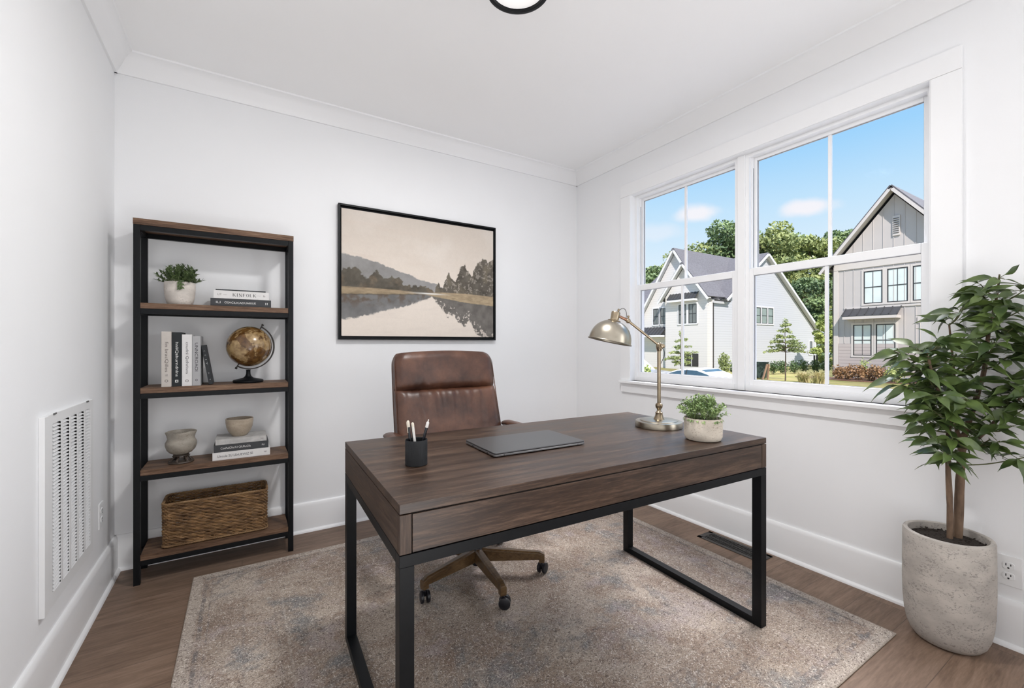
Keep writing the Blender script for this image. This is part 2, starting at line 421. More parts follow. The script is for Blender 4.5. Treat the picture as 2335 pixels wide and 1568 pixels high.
M['pane'] = glass_mat('window_glass', (1.0, 0.985, 0.99), 0.0001)
def sash_window(name, label, y0, y1, liner_side):
    """double-hung unit; y0 < y1, upper sash at X 2.70, lower sash at X 2.665"""
    root = thing(name, label, 'window', (2.70, (y0 + y1) / 2, WZ0), kind='structure')
    cy = (y0 + y1) / 2
    def bx(me, x0, x1, a0, a1, z0, z1):
        me.box(x0 - 2.70, x1 - 2.70, a0 - cy, a1 - cy, z0 - WZ0, z1 - WZ0)
    fr = Mesh()
    for a in (y0, y1 - 0.022):
        bx(fr, 2.640, 2.722, a, a + 0.022, 0.913, 2.366)
    bx(fr, 2.640, 2.722, y0 + 0.022, y1 - 0.022, 2.346, 2.366)
    bx(fr, 2.636, 2.722, y0 + 0.022, y1 - 0.022, 0.913, 0.948)
    fr.build('frame', M['vinyl'], root)
    # balance track liners, seen on the far side of each unit
    tr = Mesh(); a = y1 - 0.022
    bx(tr, 2.664, 2.684, a - 0.007, a, 1.665, 2.346)
    bx(tr, 2.692, 2.700, a - 0.006, a, 1.665, 2.346)
    tr.build('balance_track', M['vinyl'], root, bevel=0.001)
    sl = Mesh(); bx(sl, 2.6725, 2.6755, a - 0.0078, a - 0.006, 1.67, 2.28)
    sl.build('track_slot', M['shadow_gap'], root)
    g0, g1 = y0 + 0.047, y1 - 0.043
    def sash(nm, X, z0, z1, bot, top, st):
        s = Mesh()
        bx(s, X - 0.014, X + 0.014, y0 + 0.020, g0, z0, z1); bx(s, X - 0.014, X + 0.014, g1, y1 - 0.020, z0, z1)
        bx(s, X - 0.014, X + 0.014, g0, g1, z0, z0 + bot); bx(s, X - 0.014, X + 0.014, g0, g1, z1 - top, z1)
        so = s.build(nm, M['vinyl'], root, bevel=0.003)
        mu = Mesh(); bx(mu, X - 0.006, X + 0.006, cy - 0.0085, cy + 0.0085, z0 + bot, z1 - top)
        mu.build('muntin', M['vinyl'], so, bevel=0.001)
        gp = Mesh(); bx(gp, X - 0.0015, X + 0.0015, g0 - 0.004, g1 + 0.004, z0 + bot - 0.004, z1 - top + 0.004)
        gp.build('glass_pane', M['pane'], so)
        ed = Mesh()
        bx(ed, X - 0.0045, X + 0.0045, g0, g0 + 0.0022, z0 + bot, z1 - top); bx(ed, X - 0.0045, X + 0.0045, g1 - 0.0022, g1, z0 + bot, z1 - top)
        bx(ed, X - 0.0045, X + 0.0045, g0, g1, z0 + bot, z0 + bot + 0.0022); bx(ed, X - 0.0045, X + 0.0045, g0, g1, z1 - top - 0.0022, z1 - top)
        ed.build('glazing_bead', M['bead'], so)
    sash('upper_sash', 2.700, 1.625, 2.348, 0.030, 0.022, 0.02)
    sash('lower_sash', 2.662, 0.946, 1.663, 0.036, 0.045, 0.02)
M['bead'] = mat('grey_glazing_bead', (0.30, 0.30, 0.31), 0.5, var=0.1)
sash_window('window_1', 'left double-hung window unit nearer the room corner', 1.573, WY1 - 0.006, 1)
sash_window('window_2', 'right double-hung window unit nearer the tall plant', WY0 + 0.006, 1.527, 1)
struct(B(2.628, 2.722, 1.527, 1.573, 0.913, 2.366).build('trim_5', M['vinyl'], bevel=0.003), 'white mullion between the two window units', 'mullion')

# ================================================================== WALL AND FLOOR FITTINGS
M['white_metal'] = mat('white_enamel', (0.82, 0.825, 0.83), 0.4, var=0.01)
M['void'] = mat('dark_duct', (0.02, 0.02, 0.02), 0.9, var=0.2)
v = thing('return_vent', 'tall white louvered return air grille on the left wall', 'vent', (XL, 2.34, 0.285))
H = 0.67
fr = Mesh()
y0, y1 = -0.285, 0.288
ya, yb_ = y0 + 0.085, y1 - 0.036
fr.box(0.0, 0.012, y0 + 0.040, ya, 0, H); fr.box(0.0, 0.012, yb_, y1, 0, H)
fr.box(0.0, 0.012, ya, yb_, 0, 0.045); fr.box(0.0, 0.012, ya, yb_, H - 0.034, H)
cols = 5; cw = (yb_ - ya) / cols
for k in range(1, cols):
    yc = ya + cw * k
    fr.box(0.0120, 0.0135, yc - 0.009, yc + 0.009, 0.045, H - 0.034)
fr.build('frame', M['white_metal'], v)
B(0.0, 0.016, y0, y0 + 0.0395, 0.0, H).build('hinge_strip', M['white_metal'], v, bevel=0.002)
M['latch'] = mat('dark_latch', (0.12, 0.12, 0.12), 0.5, var=0.1)
for a in (y0 + 0.09, y1 - 0.10):
    B(0.012, 0.015, a, a + 0.026, H - 0.004, H + 0.002).build('latch', M['latch'], v)
B(0.0002, 0.0012, y0 + 0.08, y1 - 0.03, 0.04, H - 0.03).build('duct_opening', M['void'], v)
for k in range(cols):
    a = y0 + 0.085 + cw * k + 0.009; b = a + cw - 0.018
    lm = Mesh(); n = 46; dz = (H - 0.034 - 0.045) / n
    for i in range(n):
        zb = 0.045 + dz * i; c_ = (b - a) * 0.36
        lm.add([(0.0035, a, zb + dz), (0.0035, b - c_, zb + dz), (0.0070, b, zb + dz * 0.36), (0.0130, b, zb + 0.0005), (0.0130, a, zb + 0.0005),
                (0.0028, a, zb + dz * .95), (0.0028, b - c_, zb + dz * .95), (0.0062, b, zb + dz * 0.32), (0.0122, b, zb), (0.0122, a, zb)],
               [(0, 1, 2, 3, 4), (9, 8, 7, 6, 5), (4, 3, 8, 9), (0, 5, 6, 1), (1, 6, 7, 2), (2, 7, 8, 3), (0, 4, 9, 5)])
    lm.build('louver_bank', M['white_metal'], v)

def outlet(name, label, loc, rz):
    """duplex outlet; local +X points out of the wall, local Y runs along it"""
    o = thing(name, label, 'outlet', loc, rz)
    B(0, 0.005, -0.037, 0.037, -0.060, 0.060).build('cover_plate', M['white_metal'], o, bevel=0.002)
    for s in (-1, 1):
        r = Mesh(); poly = []
        for k in range(24):
            a = 2 * PI * k / 24
            poly.append((max(-0.0165, min(0.0165, 0.0185 * math.cos(a))), s * 0.0205 + max(-0.0135, min(0.0135, 0.0165 * math.sin(a)))))
        r.prism(poly, 'X', 0.004, 0.0075)
        ro = r.build('receptacle', M['white_metal'], o, bevel=0.0008)
        sl = Mesh(); z = s * 0.0205
        sl.box(0.0072, 0.0079, -0.0080, -0.0052, z - 0.001, z + 0.0085); sl.box(0.0072, 0.0079, 0.0052, 0.0078, z + 0.000, z + 0.0080)
        sl.prism([(0.0032 * math.cos(a * PI / 6), z - 0.0085 + 0.0032 * math.sin(a * PI / 6)) for a in range(12)], 'X', 0.0072, 0.0079)
        sl.build('slots', M['void'], ro)
    sc = Mesh(); sc.lathe([(0.0001, 0.0062), (0.0022, 0.0060), (0.0028, 0.005)], 12, xf=Matrix.Rotation(PI / 2, 3, 'Y'))
    sc.build('screw', M['white_metal'], o)
outlet('wall_outlet', 'white duplex outlet on the window wall beside the big stone planter', (XR, 0.435, 0.297), PI)
outlet('wall_outlet', 'white outlet seen nearly edge-on beside the louvered vent and bookshelf', (XL, 2.80, 0.385), 0)

g = thing('floor_register', 'black metal floor register in the oak floor under the window', 'floor vent', (2.478, 1.51, 0.0))
fr = Mesh(); hx, hy = 0.066, 0.195
fr.box(-hx, hx, -hy, -hy + 0.030, 0, 0.004); fr.box(-hx, hx, hy - 0.030, hy, 0, 0.004)
fr.box(-hx, -hx + 0.022, -hy, hy, 0, 0.004); fr.box(hx - 0.022, hx, -hy, hy, 0, 0.004); fr.box(-0.004, 0.004, -hy, hy, 0, 0.0035)
M['register'] = mat('register_metal', (0.035, 0.032, 0.03), 0.45, var=0.2, vscale=40)
fr.build('frame', M['register'], g, bevel=0.001)
B(-hx + 0.02, hx - 0.02, -hy + 0.02, hy - 0.02, 0.0003, 0.0009).build('opening', M['void'], g)
lv = Mesh()
for k in range(26):
    yy = -hy + 0.034 + k * (2 * hy - 0.068) / 25
    lv.bar((-hx + 0.022, yy, 0.0022), (hx - 0.022, yy + 0.004, 0.0022), 0.0028, 0.0025)
lv.build('slats', M['register'], g)

# ceiling fixture
cf = thing('ceiling_light', 'round flush ceiling light with a black metal ring', 'ceiling light', (0.931, 1.458, 2.60))
rp = [(0.1235, 0.0), (0.1265, 0.002), (0.1265, 0.026), (0.1235, 0.028), (0.112, 0.028), (0.110, 0.026), (0.110, 0.002), (0.112, 0)]
rg = Mesh(); seg = 64
for r, z in rp:
    rg.v += [(r * math.cos(2 * PI * k / seg), r * math.sin(2 * PI * k / seg), z) for k in range(seg)]
n = len(rp)
for i in range(n):
    for k in range(seg):
        rg.f.append((i * seg + k, i * seg + (k + 1) % seg, ((i + 1) % n) * seg + (k + 1) % seg, ((i + 1) % n) * seg + k))
rg.build('ring', M['metal_black'], cf, smooth=True)
dm = bpy.data.materials.new('lit_frosted_glass'); dm.use_nodes = True
dm.node_tree.nodes['Principled BSDF'].inputs['Base Color'].default_value = (0.8, 0.8, 0.8, 1)
dm.node_tree.nodes['Principled BSDF'].inputs['Emission Color'].default_value = (1, 0.98, 0.96, 1)
dm.node_tree.nodes['Principled BSDF'].inputs['Emission Strength'].default_value = 0.45
Mesh().lathe([(0.108, 0.012), (0.109, 0.02), (0.109, 0.125), (0.09, 0.14)], 48).build('frosted_shade', dm, cf, smooth=True)

# ================================================================== RUG
def rug_mat(x0, x1, y0, y1):
    m = bpy.data.materials.new('distressed_wool'); m.use_nodes = True; t = m.node_tree; b = t.nodes['Principled BSDF']
    tc = node(t, 'ShaderNodeTexCoord'); sep = node(t, 'ShaderNodeSeparateXYZ'); t.links.new(tc.outputs['Object'], sep.inputs[0])
    hx, hy = (x1 - x0) / 2, (y1 - y0) / 2
    def math_(op, a, bb=None, c=None):
        n = node(t, 'ShaderNodeMath', operation=op)
        for i, s in enumerate((a, bb, c)):
            if s is None: continue
            if isinstance(s, (int, float)): n.inputs[i].default_value = s
            else: t.links.new(s, n.inputs[i])
        return n.outputs[0]
    def noise_(scale, detail=4.0, rough=0.6, dist=0.0, stretch=None, off=(0, 0, 0)):
        mp = node(t, 'ShaderNodeMapping'); mp.inputs['Location'].default_value = off
        if stretch: mp.inputs['Scale'].default_value = stretch
        t.links.new(tc.outputs['Object'], mp.inputs[0])
        n = node(t, 'ShaderNodeTexNoise', i_Scale=scale, i_Detail=detail, i_Roughness=rough, i_Distortion=dist)
        t.links.new(mp.outputs[0], n.inputs['Vector']); return n.outputs['Fac']
    def mix(f, a, c, mode='MIX'):
        n = node(t, 'ShaderNodeMixRGB', blend_type=mode)
        if isinstance(f, (int, float)): n.inputs[0].default_value = f
        else: t.links.new(f, n.inputs[0])
        for i, s in ((1, a), (2, c)):
            if isinstance(s, tuple): n.inputs[i].default_value = (*s, 1)
            else: t.links.new(s, n.inputs[i])
        return n.outputs[0]
    def rampf(f, lo, hi):
        n = node(t, 'ShaderNodeMapRange', clamp=True); n.inputs['From Min'].default_value = lo; n.inputs['From Max'].default_value = hi
        t.links.new(f, n.inputs['Value']); return n.outputs['Result']
    big = noise_(2.1, 3, 0.55); mid = noise_(5.5, 5, 0.65, 0.4, off=(3, 1, 0)); blue = noise_(3.0, 6, 0.7, 0.3, off=(7.3, 2.2, 0))
    base = mix(rampf(big, 0.36, 0.64), (0.28, 0.215, 0.168), (0.50, 0.425, 0.355))
    base = mix(math_('MULTIPLY', rampf(mid, 0.50, 0.60), 0.65), base, (0.27, 0.195, 0.15))
    base = mix(math_('MULTIPLY', rampf(blue, 0.53, 0.62), 0.85), base, (0.195, 0.205, 0.21))
    mauve = noise_(3.6, 6, 0.7, 0.3, off=(1.3, 9.2, 0))
    base = mix(math_('MULTIPLY', rampf(mauve, 0.53, 0.66), 0.6), base, (0.42, 0.36, 0.37))
    # distance to the nearest edge drives the border bands
    ex = math_('SUBTRACT', hx, math_('ABSOLUTE', sep.outputs['X'])); ey = math_('SUBTRACT', hy, math_('ABSOLUTE', sep.outputs['Y']))
    wob = noise_(9, 3, 0.6, off=(4, 4, 0))
    e = math_('ADD', math_('MINIMUM', ex, ey), math_('MULTIPLY', math_('SUBTRACT', wob, 0.5), 0.012))
    def band(c, w, col, amt, f):
        d = math_('ABSOLUTE', math_('SUBTRACT', e, c))
        k = rampf(d, w, w * 0.55)
        k = math_('MULTIPLY', k, amt)
        wear = rampf(noise_(14, 5, 0.7, 0.2, off=(c * 90, 2, 0)), 0.40, 0.58)
        return mix(math_('MULTIPLY', k, wear), f, col)
    edge = rampf(e, 0.050, 0.035)
    base = mix(math_('MULTIPLY', edge, 0.7), base, (0.50, 0.44, 0.38))
    base = band(0.058, 0.010, (0.15, 0.145, 0.15), 0.8, base)
    base = band(0.085, 0.004, (0.17, 0.16, 0.165), 0.6, base)
    base = band(0.215, 0.006, (0.20, 0.175, 0.165), 0.75, base)
    base = band(0.335, 0.007, (0.22, 0.185, 0.165), 0.55, base)
    base = band(0.37, 0.006, (0.58, 0.52, 0.46), 0.5, base)
    base = band(0.62, 0.005, (0.20, 0.17, 0.16), 0.4, base)
    # worn ornament: broken scroll fragments
    orn = noise_(1.0, 3, 0.6, 3.5, stretch=(17, 17, 1), off=(5, 8, 0))
    ring_ = math_('ABSOLUTE', math_('SUBTRACT', orn, 0.5))
    base = mix(math_('MULTIPLY', math_('MULTIPLY', rampf(ring_, 0.030, 0.008), rampf(noise_(5, 5, 0.7, off=(2, 8, 0)), 0.46, 0.60)), 0.45), base, (0.17, 0.13, 0.115))
    # yarn flecks: curly dark dashes and pale knots
    f1 = noise_(1.0, 2, 0.6, 2.2, stretch=(62, 95, 1)); f2 = noise_(1.0, 2, 0.6, 2.4, stretch=(85, 70, 1), off=(11, 3, 0))
    base = mix(math_('MULTIPLY', rampf(f1, 0.53, 0.62), 0.80), base, (0.105, 0.080, 0.070))
    base = mix(math_('MULTIPLY', rampf(f2, 0.55, 0.64), 0.75), base, (0.74, 0.67, 0.60))
    f3 = noise_(1.0, 2, 0.6, 1.8, stretch=(150, 190, 1), off=(1, 13, 0))
    base = mix(math_('MULTIPLY', rampf(f3, 0.52, 0.62), 0.50), base, (0.13, 0.10, 0.09))
    t.links.new(base, b.inputs['Base Color'])
    b.inputs['Roughness'].default_value = 0.95; b.inputs['Specular IOR Level'].default_value = 0.1
    bp = node(t, 'ShaderNodeBump', i_Strength=0.6, i_Distance=0.003)
    hgt = math_('SUBTRACT', f2, f1); t.links.new(hgt, bp.inputs['Height']); t.links.new(bp.outputs[0], b.inputs['Normal'])
    return m
RX0, RX1, RY0, RY1 = -0.21, 2.293, 0.697, 2.75
rug = thing('area_rug', 'faded beige and grey distressed rug under the desk', 'rug', ((RX0 + RX1) / 2, (RY0 + RY1) / 2, 0))
B(RX0 - (RX0 + RX1) / 2, (RX1 - RX0) / 2, -(RY1 - RY0) / 2, (RY1 - RY0) / 2, 0.0005, 0.008).build('pile', rug_mat(RX0, RX1, RY0, RY1), rug, bevel=0.003)
hem = Mesh(); hx, hy = (RX1 - RX0) / 2, (RY1 - RY0) / 2
hem.tube([(-hx, -hy, 0.0040), (hx, -hy, 0.0040), (hx, hy, 0.0040), (-hx, hy, 0.0040)], 0.0038, 8, closed=True)
hem.build('bound_edge', mat('rug_binding', (0.42, 0.36, 0.30), 0.9, var=0.35, vscale=160, bump=0.5, bscale=400), rug, smooth=True)
RT = 0.0082

# ================================================================== DESK
desk = thing('writing_desk', 'dark walnut desk with long drawer and black metal sled legs', 'desk', (0.328, 1.0527, RT), -0.0331)
L, W, HZ = 1.558, 0.804, 0.8044 - RT
AP = 0.124
B(0, L, 0, W, HZ - 0.0235, HZ).build('desktop', M['desk_wood'], desk, bevel=0.0012)
B(0.006, L - 0.006, 0.006, W - 0.006, HZ - 0.0262, HZ - 0.0235).build('shadow_gap', M['shadow_gap'], desk)
ft = Mesh(); z0, z1 = HZ - AP, HZ - 0.0262
for x in (0.0, L - 0.030):
    Mesh().box(x, x + 0.030, 0.0, 0.020, z0, z1).build('corner_post', M['desk_wood_post'], desk, bevel=0.001)
B(0.0, 0.020, 0.0205, W, z0, z1).build('side_apron', M['desk_wood_side'], desk, bevel=0.001)
B(L - 0.020, L, 0.0205, W, z0, z1).build('side_apron', M['desk_wood_side'], desk, bevel=0.001)
B(0.0205, L - 0.0205, W - 0.020, W, z0, z1).build('back_apron', M['desk_wood'], desk, bevel=0.001)
dr = B(0.0325, L - 0.0325, 0.0, 0.020, z0 + 0.001, z1 - 0.001).build('drawer', M['desk_wood'], desk, bevel=0.0012)
bx_ = Mesh(); bx_.box(0.05, L - 0.05, 0.0202, 0.45, z0 + 0.006, z0 + 0.012); bx_.box(0.05, 0.062, 0.0202, 0.45, z0 + 0.012, z1 - 0.02)
bx_.box(L - 0.062, L - 0.05, 0.0202, 0.45, z0 + 0.012, z1 - 0.02); bx_.box(0.062, L - 0.062, 0.438, 0.45, z0 + 0.012, z1 - 0.02)
bx_.build('drawer_box', M['desk_wood'], dr)
B(0.026, L - 0.026, 0.004, 0.010, z0 + 0.001, z1).build('drawer_reveal', M['shadow_gap'], desk)
zr = z0 - 0.002
top = Mesh()
top.box(0, L, 0, 0.037, zr - 0.030, zr); top.box(0, L, W - 0.037, W, zr - 0.030, zr)
top.box(0, 0.037, 0.037, W - 0.037, zr - 0.030, zr); top.box(L - 0.037, L, 0.037, W - 0.037, zr - 0.030, zr)
top.build('top_frame', M['metal_black'], desk, bevel=0.001)
for x in (0.0, L - 0.037):
    for y in (0.0, W - 0.040):
        B(x, x + 0.037, y, y + 0.040, 0, zr - 0.0302).build('leg', M['metal_black'], desk, bevel=0.001)
    B(x, x + 0.037, 0.0402, W - 0.0402, 0.0, 0.030).build('floor_rail', M['metal_black'], desk, bevel=0.001)
DZ = 0.8044

# ================================================================== DESK THINGS
# laptop
M['alu'] = mat('space_grey_aluminium', (0.135, 0.135, 0.14), 0.38, metal=0.75, var=0.05, vscale=3)
M['alu_edge'] = mat('aluminium_edge', (0.30, 0.30, 0.31), 0.32, metal=0.9, var=0.05, vscale=30)
lp = thing('laptop', 'closed grey aluminium laptop lying on the desk', 'laptop', (0.950, 1.437, DZ), math.radians(-1.6))
def rrect(hx, hy, r, n=6):
    out = []
    for cx, cy, a0 in ((hx - r, hy - r, 0), (-hx + r, hy - r, 90), (-hx + r, -hy + r, 180), (hx - r, -hy + r, 270)):
        for k in range(n + 1):
            a = math.radians(a0 + 90 * k / n); out.append((cx + r * math.cos(a), cy + r * math.sin(a)))
    return out
Mesh().prism(rrect(0.202, 0.126, 0.012), 'Z', 0.0025, 0.0102).build('base', M['alu_edge'], lp, bevel=0.0018)
Mesh().prism(rrect(0.2015, 0.1255, 0.012), 'Z', 0.0112, 0.0165).build('lid', M['alu'], lp, bevel=0.0014)
Mesh().prism(rrect(0.199, 0.123, 0.012), 'Z', 0.0100, 0.0114).build('seam', M['shadow_gap'], lp)
for pb_ in ((-0.2024, -0.2018, 0.045, 0.057, 0.0050, 0.0080), (-0.2024, -0.2018, -0.075, -0.067, 0.0050, 0.0080), (-0.165, -0.163, -0.1264, -0.1258, 0.004, 0.009), (0.163, 0.165, -0.1264, -0.1258, 0.004, 0.009)):
    B(*pb_).build('port', M['shadow_gap'], lp)
for x in (-0.17, 0.17):
    for y in (-0.1, 0.1):
        Mesh().lathe([(0.008, 0), (0.009, 0.001), (0.009, 0.003)], 16, (x, y, 0)).build('rubber_foot', M['shadow_gap'], lp)

# pen cup
M['cup'] = mat('matte_black_ceramic', (0.014, 0.015, 0.017), 0.6, spec=0.35, var=0.15, vscale=60, bump=0.1, bscale=500)
cup = thing('pen_cup', 'matte black cylindrical pen cup at the desk corner', 'pen cup', (0.487, 1.384, DZ))
Mesh().lathe([(0.0001, 0), (0.034, 0), (0.036, 0.002), (0.036, 0.0815), (0.0352, 0.083), (0.0338, 0.0815), (0.0335, 0.006), (0.0001, 0.006)], 48).build('cup_body', M['cup'], cup, smooth=True)
M['pen_black'] = mat('glossy_black_plastic', (0.012, 0.013, 0.018), 0.25, var=0.1)
M['pen_white'] = mat('white_plastic', (0.78, 0.76, 0.73), 0.35, var=0.03)
M['pen_cream'] = mat('cream_plastic', (0.72, 0.66, 0.56), 0.4, var=0.05)
def pen(name, label, base, tip, body, cap, cap_len=0.022, r=0.0046, clicker=False):
    b0 = Vector(base); t0 = Vector(tip); Lp = (t0 - b0).length
    o = thing(name, label, 'pen', tuple(b0), group=None)
    rot = (t0 - b0).to_track_quat('Z', 'Y').to_matrix()
    c = Lp - cap_len
    Mesh().lathe([(0.0008, 0), (0.002, 0.006), (r, 0.018), (r, c)], 16, xf=rot).build('barrel', body, o, smooth=True)
    Mesh().lathe([(r + 0.0002, c), (r + 0.0003, c + cap_len * 0.75), (r * 0.85, Lp - 0.002), (r * 0.5, Lp)], 16, xf=rot).build('cap', cap, o, smooth=True)
    cb = Mesh(); cb.bar(rot @ Vector((r + 0.0016, 0, c - 0.018)), rot @ Vector((r + 0.0016, 0, Lp - 0.006)), 0.0022, 0.0012)
    cb.bar(rot @ Vector((r - 0.001, 0, Lp - 0.006)), rot @ Vector((r + 0.0022, 0, Lp - 0.006)), 0.0022, 0.0018)
    cb.build('clip', cap, o)
    if clicker:
        Mesh().lathe([(0.0018, Lp), (0.0018, Lp + 0.006), (0.0012, Lp + 0.0075)], 10, xf=rot).build('clicker', cap, o, smooth=True)
zc = DZ + 0.0062
R_ = Vector((math.cos(YAW), -math.sin(YAW), 0)); F_ = Vector((math.sin(YAW), math.cos(YAW), 0))
cc = Vector((0.487, 1.384, 0))
def cp(a, f, z): return tuple(cc + R_ * a + F_ * f + Vector((0, 0, z)))
pen('pen', 'black pen with cream cap leaning left in the black cup', cp(-0.010, -0.006, zc + 0.001), cp(-0.029, 0.004, 0.948), M['pen_black'], M['pen_cream'])
pen('pen', 'white pen standing in the middle of the black cup', cp(0.006, -0.012, zc + 0.001), cp(-0.0105, -0.010, 0.944), M['pen_white'], M['pen_cream'], 0.014, 0.0042)
pen('pen', 'black pen with white end leaning right in the black cup', cp(0.004, 0.006, zc + 0.001), cp(0.0375, 0.006, 0.944), M['pen_black'], M['pen_white'], 0.020, 0.0048, True)
pen('pen', 'all-black pen half hidden between the two light-topped pens', cp(0.000, 0.014, zc + 0.001), cp(-0.019, 0.016, 0.934), M['pen_black'], M['pen_black'], 0.020, 0.0042)

# desk lamp (local X = along the arm's plane)
M['brass'] = mat('antique_brass', (0.40, 0.33, 0.235), 0.30, metal=1.0, var=0.25, vscale=14, bump=0.05, bscale=300, color2=(0.28, 0.22, 0.15))
M['brass_light'] = mat('brushed_nickel_brass', (0.44, 0.40, 0.33), 0.30, metal=1.0, color2=(0.31, 0.275, 0.22), vscale=7, bump=0.04, bscale=300)
lamp = thing('desk_lamp', 'antique brass desk lamp with dome shade and hinged arm', 'desk lamp', (1.698, 1.407, DZ), -YAW)
def lz(z): return z - DZ
Mesh().lathe([(0.0001, 0), (0.106, 0), (0.108, 0.002), (0.108, 0.024), (0.106, 0.028), (0.101, 0.029), (0.088, 0.030), (0.086, 0.0335), (0.080, 0.035), (0.03, 0.036), (0.0001, 0.036)], 64).build('base', M['brass_light'], lamp, smooth=True)
Mesh().lathe([(0.026, 0.0362), (0.024, 0.040), (0.019, 0.050), (0.0165, 0.062), (0.017, 0.064), (0.017, 0.068), (0.012, 0.072), (0.009, 0.080), (0.011, 0.086), (0.016, 0.092), (0.0175, 0.102), (0.015, 0.110), (0.010, 0.113)], 32, (0.002, 0, 0)).build('stem_collar', M['brass'], lamp, smooth=True)
Mesh().lathe([(0.0085, 0.1132), (0.0085, lz(1.175))], 24, (0.002, 0, 0)).build('pole', M['brass'], lamp, smooth=True)
jx, jz = 0.006, lz(1.190)
jt = Mesh(); jt.lathe([(0.010, -0.024), (0.014, -0.012), (0.016, 0), (0.013, 0.012), (0.007, 0.017)], 24, (jx - 0.003, 0, jz))
ry = Matrix.Rotation(PI / 2, 3, 'X')
jt.lathe([(0.012, -0.020), (0.0135, -0.017), (0.0135, 0.017), (0.012, 0.020)], 24, (jx, 0, jz), xf=ry)
jt.build('elbow_joint', M['brass'], lamp, smooth=True)
Mesh().lathe([(0.006, 0.020), (0.010, 0.024), (0.010, 0.032), (0.006, 0.035)], 20, (jx + 0.004, 0, jz), xf=Matrix.Rotation(PI / 2, 3, 'X')).build('thumb_screw', M['brass'], lamp, smooth=True)
kx, kz = -0.146, lz(1.311)
Mesh().tube([(jx - 0.006, 0, jz + 0.006), (kx, 0, kz)], 0.0062, 16).build('arm', M['brass'], lamp, smooth=True)
kn = Mesh(); kn.tube([(kx + 0.006, 0, kz - 0.004), (kx - 0.005, 0, kz + 0.004)], [0.0105, 0.0105], 16)
kn.lathe([(0.004, 0), (0.0035, 0.012), (0.006, 0.014), (0.006, 0.020), (0.003, 0.022)], 12, (kx + 0.001, 0, kz + 0.004)); kn.sphere((kx, 0, kz), 0.012, 16, 10)
kn.build('knuckle', M['brass'], lamp, smooth=True)
tilt = math.atan2(0.044, 0.2); rt = Matrix.Rotation(tilt, 3, 'Y')
sc_ = Vector((-0.235, 0, lz(1.2115)))                          # centre of the shade's rim
sp = []
R0, Hd = 0.100, 0.100
for k in range(15):
    a = math.radians(90 * k / 15.0); sp.append((R0 * math.cos(a) ** 0.92, 0.004 + Hd * math.sin(a)))
sp = [p for p in sp if p[0] > 0.022] + [(0.0215, 0.004 + Hd * 0.985)]
inner = [(r - 0.0018, z - 0.0012) for r, z in sp[::-1]]
shade = Mesh().lathe([(0.1045, -0.001), (0.1055, 0.001), (0.1045, 0.003), (0.1005, 0.004)] + sp[1:] + inner + [(0.0995, 0.0015)], 64, tuple(sc_), rt)
shade.f = shade.f[:-2]                                         # open below
shade.build('shade', M['brass_light'], lamp, smooth=True)
so = Mesh().lathe([(0.024, 0.099), (0.030, 0.1005), (0.031, 0.103), (0.029, 0.105), (0.0205, 0.107), (0.020, 0.112), (0.0215, 0.142), (0.019, 0.146), (0.006, 0.147)], 32, tuple(sc_), rt)
so = so.build('socket', M['brass'], lamp, smooth=True)
Mesh().lathe([(0.004, 0.147), (0.0035, 0.150), (0.0055, 0.152), (0.0055, 0.160), (0.003, 0.163)], 16, tuple(sc_ + rt @ Vector((0.010, 0, 0))), rt).build('switch', M['brass'], so, smooth=True)
s_end = sc_ + rt @ Vector((0.020, 0, 0.128))
Mesh().tube([(kx - 0.004, 0, kz + 0.003), tuple(s_end)], [0.0078, 0.0062], 14).build('neck', mat('aged_copper', (0.33, 0.19, 0.13), 0.35, metal=1.0, var=0.2), lamp, smooth=True)
c0 = sc_ + rt @ Vector((0.012, 0.008, 0.150)); c3_ = Vector((kx - 0.010, 0.004, kz + 0.006))
cord = []
for k in range(17):
    s = k / 16.0
    p = c0 * (1 - s) ** 3 + (c0 + Vector((0.020, 0, 0.030))) * 3 * s * (1 - s) ** 2 + (c3_ + Vector((0.012, 0, 0.055))) * 3 * s * s * (1 - s) + c3_ * s ** 3
    cord.append(tuple(p))
M['cord'] = mat('dark_cord', (0.035, 0.03, 0.026), 0.6, var=0.1)
Mesh().tube(cord, 0.0014, 8).build('cord', M['cord'], lamp, smooth=True)
Mesh().tube([(jx + 0.010, 0.004, jz - 0.008), (jx + 0.022, 0.010, jz - 0.018), (jx + 0.028, 0.014, jz - 0.032), (jx + 0.026, 0.016, jz - 0.05), (0.0125, 0.012, jz - 0.09), (0.0105, 0.006, jz - 0.14), (0.0095, 0.006, 0.12)], 0.0014, 8).build('cord', M['cord'], lamp, smooth=True)
bulb = Mesh().sphere(tuple(sc_ + rt @ Vector((0, 0, 0.045))), 0.026, 20, 12)
bulb.build('bulb', mat('frosted_bulb', (0.85, 0.84, 0.80), 0.3, var=0.02), lamp, smooth=True)

